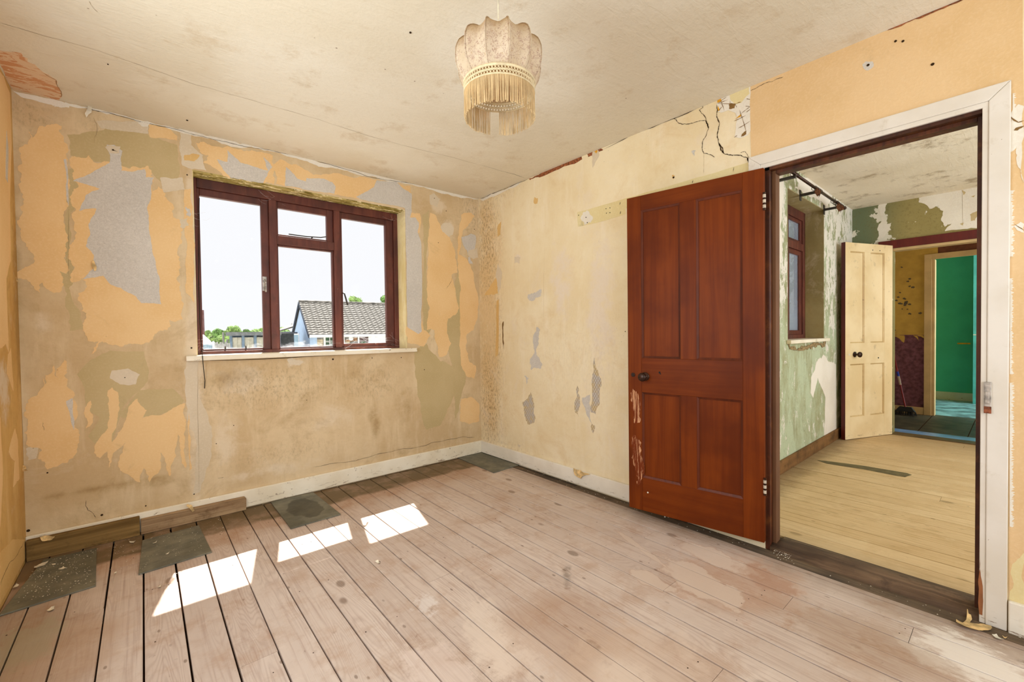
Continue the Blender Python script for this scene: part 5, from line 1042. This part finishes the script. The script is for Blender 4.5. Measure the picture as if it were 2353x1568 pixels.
bh = boxo('baseboard_hall', (XH-.016, -2.535, 0), (XH-.0005, -1.25, .095), hallpaint, None, .003); tag(bh, 'dirty cream skirting below the purple wall', 'baseboard', kind='structure')
boxo('upper_paint', (XH-.0015, -3.6, 2.09), (XH-.0005, -2.66, 2.45), flat('brown_painted_band', (104, 62, 40)), wh)
ch = boxo('ceiling.002', (XF+.12, -5.0, 2.47), (7.4, -1.2, 2.57), ceil_side); tag(ch, 'ceiling of the hall and teal room', 'ceiling', kind='structure')
wall_grid('wall_hall_back', 1, -1.2, XF+.12, 7.4, -.3, 2.75, .12, None, mustard, (), .3, label='end wall of the hall')
wall_grid('wall_hall_front', 1, -5.0, 3.8, 7.4, -.3, 2.75, -.12, (3.9, 7.0, .8, 2.2), mustard, (), .3, label='window side wall of the hall and teal room')
ft = boxo('floor.003', (XH+.1, -5.0, -.16), (7.4, -1.2, 0), tealfloor); tag(ft, 'worn blue painted floor of the teal room', 'floor', kind='structure')
wt = wall_grid('wall_teal', 0, 7.2, -5.0, -1.2, -.3, 2.75, .12, None, tealw, (), .2, label='green teal wall at the end of the view')
cb = boxo('wall_teal_jut', (6.92, -4.6, 0), (7.2, -2.90, 2.47), daylit_teal); tag(cb, 'projecting teal wall, paler with painted-in daylight, at the right of the teal room', 'wall', kind='structure')
boxo('conduit', (6.915, -3.4, 1.02), (6.92, -2.90, 1.035), flake, cb)
b1 = boxo('baseboard_teal', (7.18, -2.90, 0), (7.1995, -1.22, .125), white_paint('greyish_baseboard', (190, 196, 180), (170, 176, 160)), None, .003); tag(b1, 'grey white baseboard of the teal room', 'baseboard', kind='structure')
boxo('socket_patch', (7.196, -2.86, .88), (7.1998, -2.72, .90), ochre, wt)
for z in (.40, .43, .46): boxo('vent_slat', (7.193, -2.66, z), (7.1998, -2.57, z+.012), tealw, wt)
# broom and sack by the purple wall
bro = empty('broom', (5.12, -2.38, 0), 0, 'red handled broom leaning on the purple hall wall', 'broom')
MB().tube([(0, 0, .10), (.08, .10, .62), (.14, .19, 1.15)], .009, 8).build('handle', flat('red_handle', (120, 14, 10), .4), bro); MB().tube([(.045, .056, .39), (.062, .077, .50)], .0125, 8).build('grip_band', flat('pale_band', (170, 150, 130)), bro)
MB().tube([(.062, .077, .50), (.072, .09, .56)], .0125, 8).build('blue_band', flat('blue_band', (40, 60, 150)), bro)
MB().prism([(-.03, -.10, .05), (-.03, .10, .05), (-.02, .06, .11), (-.02, -.06, .11)], (.05, 0, 0)).build('head', blackm, bro, .004)
hb = MB(); random.seed(2)
for i in range(160):
    y = random.uniform(-.1, .1); x = random.uniform(-.03, .02); hb.tube([(x, y, .055), (x*1.3+random.uniform(-.01, .01), y*1.15, .003)], .0016, 3, False)
tag(hb.build('bristles', blackm, bro), kind='stuff')
def lump(name, c, r, mat, label, cat, seed):
    random.seed(seed); bm = bmesh.new(); bmesh.ops.create_icosphere(bm, subdivisions=3, radius=1); ph = [random.uniform(0, 6) for _ in range(6)]
    for v in bm.verts:
        d = 1+.13*math.sin(v.co.x*5+ph[0])+.12*math.sin(v.co.y*6+ph[1])+.1*math.sin(v.co.z*7+ph[2]+v.co.x*4); v.co = Vector((v.co.x*r[0]*d, v.co.y*r[1]*d, max(0, v.co.z*r[2]*d+r[2]*.75)))
    me = bpy.data.meshes.new(name); bm.to_mesh(me); bm.free(); me.materials.append(mat); me.polygons.foreach_set('use_smooth', [True]*len(me.polygons)); o = bpy.data.objects.new(name, me); o.location = c; link(o); return tag(o, label, cat)
lump('rubbish_sack', (5.10, -2.10, 0), (.12, .14, .10), blackm, 'black crumpled sack on the hall floor beside the broom', 'sack', 4)

# ------------------------------------------------------------------ outside: ground, eaves, bungalow, sheds, van, trees
GZ = -1.25
def extflat(name, c, var=.12, sc=6, rough=.9): return flat(name, c, rough, .2, var, sc)
gr = boxo('ground', (-60, -8, GZ-.3), (70, 130, GZ), extflat('pale_gravel_yard', (176, 172, 160), .12, 2)); tag(gr, 'pale yard ground outside the window', 'ground', kind='structure')
ev = MB().box((-3.6, .30, 2.77), (.075, .58, 2.799)).box((-3.6, .58, 2.78), (.075, .60, 2.93)).build('trim_7', extflat('grey_fascia', (200, 196, 188)), None); tag(ev, 'boxed eaves over the outside of the window', 'eaves', kind='structure')
roofb = MB().box((-3.7, -5.3, 2.801), (7.6, .579, 2.95)).build('roof_slab', extflat('roof_felt', (90, 90, 90))); tag(roofb, 'roof over the house', 'roof', kind='structure')
base_w = boxo('outer_wall_base', (-3.043, -5.12, GZ), (7.4, .30, -.305), extflat('render_base', (190, 186, 176))); tag(base_w, 'rendered base of the house', 'wall', kind='structure')
# bungalow: local frame at its near corner, x along the front, y along the gable
D0 = 28.0; Pc = PD(712, 766, D0); dl, dd_ = .815, .58
xh = (r0*dl + Vector((fw.x, fw.y, 0)).normalized()*dd_).normalized(); yh = (r0*(-dd_) + Vector((fw.x, fw.y, 0)).normalized()*dl).normalized()
bang = math.atan2(xh.y, xh.x); BO = Vector((Pc.x, Pc.y, GZ))
bun = empty('bungalow', BO, bang, 'pale blue bungalow with grey tiled roof seen through the window', 'house')
def HL(u, v, off=0.):                              # pixel to local coordinates of the front wall plane
    P = PP(u, v, BO+yh*off, yh); q = P-BO; return (q.dot(xh), P.z-GZ)
EZ = HL(712, 764)[1]; XR = HL(888, 770)[0]+2.2; GW = 6.0
RZ = PD(683, 697, D0+GW/2*dl*1.0).z-GZ
bluew = extflat('pale_blue_render', (184, 208, 238), .05, 3); whiteu = extflat('white_upvc', (240, 242, 244), .03); tilem = extflat('grey_brown_concrete_tile', (134, 130, 124), .3, 3); darkg = extflat('window_dark', (70, 96, 74), .3, 3, .2)
# walls: gable end as pentagon, long walls
MB().prism([(0, 0, 0), (0, GW, 0), (0, GW, EZ), (0, GW/2, RZ-.12), (0, 0, EZ)], (.25, 0, 0)).build('gable_wall', bluew, bun)
MB().prism([(XR-.25, 0, 0), (XR-.25, GW, 0), (XR-.25, GW, EZ), (XR-.25, GW/2, RZ-.12), (XR-.25, 0, EZ)], (.25, 0, 0)).build('gable_wall', bluew, bun)
boxo('front_wall', (.25, .03, 0), (XR-.25, .25, EZ), extflat('grey_brown_mortar', (128, 116, 104)), bun); boxo('rear_wall', (.25, GW-.25, 0), (XR-.25, GW, EZ), bluew, bun); boxo('corner_pier', (-.01, -.03, 0), (.42, .03, EZ), bluew, bun)  # grey brown mortar behind the cladding stones
# roof planes with single tiles
sl = math.atan2(RZ-EZ, GW/2); sn, cn = math.sin(sl), math.cos(sl); LS = (GW/2+.35)/cn
base_eave = Vector((0, -.35, EZ-.35*math.tan(sl)))
for s_ in (0, 1):
    y0, y1 = (-.35, GW/2) if s_ == 0 else (GW+.35, GW/2); z0 = EZ-.35*math.tan(sl)
    MB().prism([(-.12, y0, z0), (XR+.12, y0, z0), (XR+.12, y1, RZ), (-.12, y1, RZ)], (0, 0, .06)).build('roof_deck', extflat('dark_felt', (74, 70, 66)) if s_ == 0 else bpy.data.materials['dark_felt'], bun)
NROW = 15; TWD = .38; NC = 20; rowl = LS/NROW
def tile_mesh():
    m = MB(); vs = []; xs_ = [i/8*TWD for i in range(9)]
    pr = [0, .018, .03, .018, 0, -.004, -.006, -.004, 0]
    for (t, lift) in ((0, .085), (rowl*1.12, .02)):
        for i, x in enumerate(xs_): vs.append((x, t*cn-0*sn, t*sn+lift+pr[i]))
    for i, x in enumerate(xs_): vs.append((x, 0, .0+pr[i]))
    m.add(vs, [(i, i+1, 9+i+1, 9+i) for i in range(8)]+[(18+i, 18+i+1, i+1, i) for i in range(8)])
    me_o = m.build('roof_tile', tilem, bun); return me_o
t0 = tile_mesh(); first = True; extra = MB(); cnt = 0; random.seed(8)
ncol = int((XR+.24)/TWD)
for r_ in range(NROW):
    for c_ in range(ncol):
        x = -.12+c_*TWD; y = -.37+r_*rowl*cn; z = base_eave.z+r_*rowl*sn+.05
        if c_ < NC:
            o = t0 if first else t0.copy()
            if not first: C.objects.link(o)
            o.location = (x+random.uniform(-.01, .01), y, z+random.uniform(0, .012)); first = False
        else:
            for v in [(0, 0)]: pass
            b0 = len(extra.v); extra.add([(p.co.x+x, p.co.y+y, p.co.z+z) for p in t0.data.vertices], [tuple(f.vertices) for f in t0.data.polygons])
if extra.v: tag(extra.build('far_roof_tiles', tilem, bun), kind='stuff')
MB().tube([(-.12, GW/2, RZ+.10), (XR+.12, GW/2, RZ+.10)], .11, 8).build('ridge', tilem, bun)
boxo('gutter', (-.1, -.48, base_eave.z-.02), (XR+.1, -.36, base_eave.z+.08), whiteu, bun); boxo('fascia', (-.1, -.36, base_eave.z-.10), (XR+.1, -.32, base_eave.z+.05), whiteu, bun); boxo('soffit_board', (-.1, -.33, EZ-.26), (XR+.1, .03, EZ-.22), whiteu, bun)
for s_ in (0, 1):
    ya, yb_ = (-.38, GW/2) if s_ == 0 else (GW+.38, GW/2); za = EZ-.38*math.tan(sl)
    MB().prism([(-.16, ya, za-.12), (-.16, yb_, RZ-.10), (-.16, yb_, RZ+.10), (-.16, ya, za+.10)], (.05, 0, 0)).build('verge_board', extflat('dark_verge', (70, 76, 88)) if s_ == 0 else bpy.data.materials['dark_verge'], bun)
# front openings, from the photograph
def opening(u0, v0, u1, v1): a = HL(u0, v0); b = HL(u1, v1); return a[0], b[0], b[1], a[1]
x0, x1, z0, z1 = opening(743, 762, 792, 793)
wf = boxo('window_frame', (x0, -.06, z0-.35), (x1, .04, z1), whiteu, bun)
for i, (a, b) in enumerate(((x0+.12, x0+.50*(x1-x0)-.05), (x0+.50*(x1-x0)+.05, x1-.12))):
    boxo('pane', (a, -.075, z0-.25), (b, -.06, z1-.12), darkg, wf)  # greenish reflections put into the pane colour
    for k_ in (1,): boxo('glazing_bar', ((a+b)/2-.02, -.09, z0-.25), ((a+b)/2+.02, -.075, z1-.12), whiteu, wf)
    for k_ in range(3): zz = z0-.25+(z1-.12-z0+.25)*(k_+1)/4; boxo('glazing_bar', (a, -.09, zz-.02), (b, -.0755, zz+.02), whiteu, wf)
x0, x1, z0, z1 = opening(824, 762, 846, 800)
dw = boxo('front_door', (x0, -.02, 0), (x1, .04, z1), extflat('dark_brown_door', (92, 70, 70)), bun); MB().lathe([(.28, 0), (.28, .02), (.22, .03), (.01, .03)], ((x0+x1)/2, -.02, z1-.95), (0, -1, 0), 16).build('wreath', darkg, dw)
x0, x1, z0, z1 = opening(846, 763, 892, 792); boxo('white_panel', (x0, -.03, 0), (XR-.2, .035, EZ-.24), whiteu, bun)
x0, x1, z0, z1 = opening(863, 764, 889, 776); wf = boxo('window_frame', (x0, -.07, z0), (x1+.6, -.03, z1), whiteu, bun); boxo('pane', (x0+.1, -.08, z0+.08), (x1+.5, -.07, z1-.08), extflat('pane_grey', (110, 140, 150)), wf)
for k_ in range(4): xx = x0+.1+(x1-x0+.4)*(k_+1)/5; boxo('glazing_bar', (xx-.02, -.09, z0+.08), (xx+.02, -.08, z1-.08), whiteu, wf)
boxo('drain_pipe', (HL(823, 770)[0]-.05, -.1, 0), (HL(823, 770)[0]+.05, -.03, EZ-.2), whiteu, bun)
MB().lathe([(.16, 0), (.16, .03), (.12, .05), (.01, .05)], (HL(806, 778)[0], -.02, HL(806, 778)[1]), (0, -1, 0), 16).build('wall_plaque', whiteu, bun)
# stone cladding: long thin stones
cols = [extflat('clad_stone_grey', (140, 138, 136), .2), extflat('clad_stone_cream', (206, 194, 168), .15), extflat('clad_stone_brown', (160, 122, 88), .2)]
random.seed(13); st3 = [MB(), MB(), MB()]
spans = [(.42, HL(743, 780)[0]-.02), (HL(792, 780)[0]+.02, HL(823, 780)[0]-.06)]
for (a, b) in spans:
    z = 0; 
    while z < EZ-.26:
        x = a; hgt = random.uniform(.09, .15)
        while x < b:
            L_ = random.uniform(.25, .7); q = random.choices([0, 1, 2], [6, 3, 3])[0]; st3[q].box((x, -.02-random.uniform(0, .04), z), (min(x+L_, b)-.012, .03, min(z+hgt, EZ-.25)-.01)); x += L_
        z += hgt
for m_, c_ in zip(st3, cols): tag(m_.build('cladding_stones', c_, bun), kind='stuff')
boxo('window_lintel_wall', (spans[0][1], .0, 0), (spans[1][0], .031, EZ-.25), extflat('lintel', (176, 170, 160)), bun)
# gable window and light, side lean-to
def HG(u, v): P = PP(u, v, BO, xh); q = P-BO; return (q.dot(yh), P.z-GZ)
g0 = HG(688, 766); g1 = HG(678, 806); wf = boxo('window_frame', (-.06, g0[0], max(.1, g1[1])), (.02, g1[0], g0[1]), whiteu, bun); boxo('pane', (-.075, g0[0]+.1, max(.2, g1[1]+.1)), (-.06, g1[0]-.1, g0[1]-.12), extflat('pane_pale', (150, 180, 200)), wf)
gl = MB().lathe([(.09, 0), (.11, .05), (.09, .10), (.01, .12)], (-.02, HG(672, 744)[0], HG(672, 744)[1]), (-1, 0, 0), 12).build('alarm_box', whiteu, bun)
lean = empty('garage', BO+yh*(GW+.75)-xh*.6, bang, 'low blue lean-to with a grey roof behind the blue gable', 'garage')
hl = HG(655, 762)[1]
MB().box((0, 0, 0), (3.0, 4.0, hl-.05)).build('wall', bluew, lean); MB().prism([(-.3, -.2, hl-.05), (-.3, 4.4, hl-.05), (2.6, 4.4, hl+.9), (2.6, -.2, hl+.9)], (0, 0, .1)).build('roof', tilem, lean)
# sheds left
def sceneP(u, d): p = PD(u, 770, d); return Vector((p.x, p.y, GZ))
def zat(v, d, u=560): return PD(u, v, d).z-GZ
def shed(name, u0, u1, d, vtop, vmid, label):
    A = sceneP(u0, d); B = sceneP(u1, d*1.02); t = (B-A); L = t.length; ang = math.atan2(t.y, t.x); e = empty(name, A, ang, label, 'shed')
    h = zat(vtop, d, u0); hm = zat(vmid, d, u0); gm = extflat('corrugated_grey_sheet', (196, 194, 178), .1, 4); bm_ = extflat('blue_grey_frame', (120, 140, 160)); dk = extflat('dark_shed_interior', (128, 132, 134))
    n = 24
    for i in range(n):                             # ribbed sheet front
        pass
    m = MB(); 
    for i in range(int(L/.22)): m.box((i*.22, 0, 0), (i*.22+.11, .06, hm)); m.box((i*.22+.11, .02, 0), (i*.22+.22, .06, hm))
    m.build('ribbed_front', gm, e); boxo('back_wall', (0, 3, 0), (L, 3.1, h), dk, e); boxo('roof', (-.2, -.2, h-.06), (L+.2, 3.2, h+.05), extflat('shed_roof', (120, 120, 122)), e); boxo('fascia', (-.2, -.24, h-.16), (L+.2, -.2, h+.06), dk, e)
    for i in range(5): boxo('post', (L*i/4-.07, -.05, 0), (L*i/4+.07, .05, h), bm_, e)
    boxo('side_wall', (-.06, 0, 0), (0, 3.1, h), bm_, e); return e
shed('open_shed', 531, 641, 26, 766, 776, 'long grey ribbed shed with open top left of the bungalow')
fe = empty('yard_fence', sceneP(492, 24), math.atan2((sceneP(528, 24)-sceneP(492, 24)).y, (sceneP(528, 24)-sceneP(492, 24)).x), 'low grey yard fence between van and shed', 'fence')
fl_ = (sceneP(528, 24)-sceneP(492, 24)).length; hf = zat(788, 24, 510)
for i in range(9): boxo('fence_panel', (fl_*i/9+.01, 0, 0), (fl_*(i+1)/9-.01, .04, hf+.06*math.sin(i*2.3)), extflat('weathered_fence', (168, 168, 166)) if i == 0 else bpy.data.materials['weathered_fence'], fe)
for i, u in enumerate((513, 522)): tag(MB().tube([sceneP(u, 28), sceneP(u, 28)+Vector((0, 0, zat(764 if i == 0 else 780, 28, u)))], .06, 8).build('yard_post', extflat('grey_post', (150, 150, 140)) if i == 0 else bpy.data.materials['grey_post']), ['taller grey post left of the open shed', 'short grey post right against the open shed'][i], 'post')
tag(MB().tube([sceneP(466.5, 24), sceneP(466.5, 24)+Vector((0, 0, zat(713, 24, 466)))], [.10, .07], 8).build('chimney_stack', extflat('brown_pipe', (120, 86, 84))), 'tall thin brown pipe at the left edge of the window view', 'pipe')
# white van, only its upper rear shows
va = sceneP(474, 17); van = empty('van', va, YAW*-1+.3, 'white van parked outside at the left edge of the window view', 'van')
hv = zat(765, 17, 474); vw = 1.75
secs = [(-.0, .86), (-.25, .97), (-.9, 1.0), (-3.4, 1.0), (-3.7, .97)]
m = MB(); vs = []; npf = 12
for (x, k_) in secs:
    for i in range(npf):
        a = [(-.5, .35), (-.5, .9), (-.49, 1.3), (-.46, hv*.80), (-.40, hv*.95), (-.28, hv), (.28, hv), (.40, hv*.95), (.46, hv*.80), (.49, 1.3), (.5, .9), (.5, .35)][i]; vs.append((x, a[0]*vw*(k_ if a[1] > 1.2 else 1), .3+(a[1]-.3)*(k_ if a[1] > 1.2 else 1)))
m.add(vs, [(s_*npf+i, s_*npf+(i+1) % npf, (s_+1)*npf+(i+1) % npf, (s_+1)*npf+i) for s_ in range(len(secs)-1) for i in range(npf)]+[tuple(range(npf)), tuple((len(secs)-1)*npf+i for i in range(npf-1, -1, -1))])
m.build('body', extflat('white_van_paint', (240, 240, 242), .03, 3, .3), van, smooth=True)
boxo('rear_window', (-.12, -.62, hv*.58), (.012, .62, hv*.82), extflat('van_glass', (150, 176, 196), .1, 3, .1), van, .01)
for y in (-.8, .8):
    for x in (-.7, -3.0): MB().lathe([(.33, -.1), (.33, .1)], (x, y, .33), (0, 1, 0), 16).build('wheel', blackm, van)
# trees
leafm = []
for c in ((146, 176, 104), (120, 156, 88), (166, 196, 122)): leafm.append(flat('tree_leaves', c, .8, .2, .3, 1.5))
bark = extflat('tree_bark', (96, 82, 66))
def tree(u, vtop, d, wpx, label, seed, mat):
    random.seed(seed); base = sceneP(u, d); h = zat(vtop, d, u)*1.03; R_ = wpx/FOC*d/2; e = empty('tree', base, random.uniform(0, 6), label, 'tree', 'trees beyond the yard')
    MB().tube([(0, 0, 0), (.1, 0, h*.35), (0, .1, h*.6)], [.25*h/8, .18*h/8, .08*h/8], 8).build('trunk', bark, e)
    m = MB(); cl = []
    for i in range(16):
        a = random.uniform(0, 2*PI); rr = R_*.62*math.sqrt(random.random()); cl.append((Vector((rr*math.cos(a), rr*math.sin(a), h*random.uniform(.42, .84)-.1*rr)), random.uniform(.32, .5)*min(R_, h*.4)))
    cl.append((Vector((0, 0, h*.88-.12*R_)), .35*min(R_, h*.4)))
    vs = []; fs = []
    for c_, r_ in cl:
        for k_ in range(900):
            dv = Vector((random.gauss(0, 1), random.gauss(0, 1), random.gauss(0, 1))).normalized(); p = c_+Vector((dv.x, dv.y, dv.z*.85))*r_*random.uniform(.4, 1.25)
            if p.z > h: continue
            s = max(.06, .0019*d)*random.uniform(.5, 1.1); t1 = dv.orthogonal().normalized()*s; t2_ = dv.cross(t1).normalized()*s; tilt = dv*s*random.uniform(-.5, .5)
            n0 = len(vs); vs += [p-t1, p+t2_*.7+tilt, p+t1, p-t2_*.7-tilt]; fs.append((n0, n0+1, n0+2, n0+3))
    m.add(vs, fs); m.build('foliage', mat, e); return e
for i, (u, v, d, w_, lb) in enumerate([(478, 757, 62, 26, 'leftmost low tree of the distant tree line'), (500, 754, 74, 30, 'second tree of the distant line, behind the van roof'), (520, 757, 64, 26, 'tree of the distant line above the yard fence'),
        (542, 747, 80, 34, 'tallest round tree of the distant line above the shed'), (566, 755, 66, 30, 'tree just right of the tallest one above the shed'), (588, 755, 78, 28, 'tree of the distant line near the left mullion'), (603, 753, 88, 30, 'last tree of the distant line before the left mullion'), (622, 752, 66, 34, 'distant tree hidden partly by the left mullion'),
        (648, 751, 78, 34, 'distant tree over the lean-to roof'), (506, 768, 46, 22, 'lower nearer bush below the distant tree line by the fence'),
        (766, 685, 48, 18, 'dark tree top peeping over the ridge by the right mullion'), (812, 673, 58, 46, 'bushy tree rising behind the tiled ridge'), (845, 688, 46, 26, 'lower shoulder tree right of the bushy one'), (886, 669, 56, 34, 'tree at the right edge of the window behind the roof')]):
    tree(u, v, d, w_, lb, 40+i, leafm[i % 3])
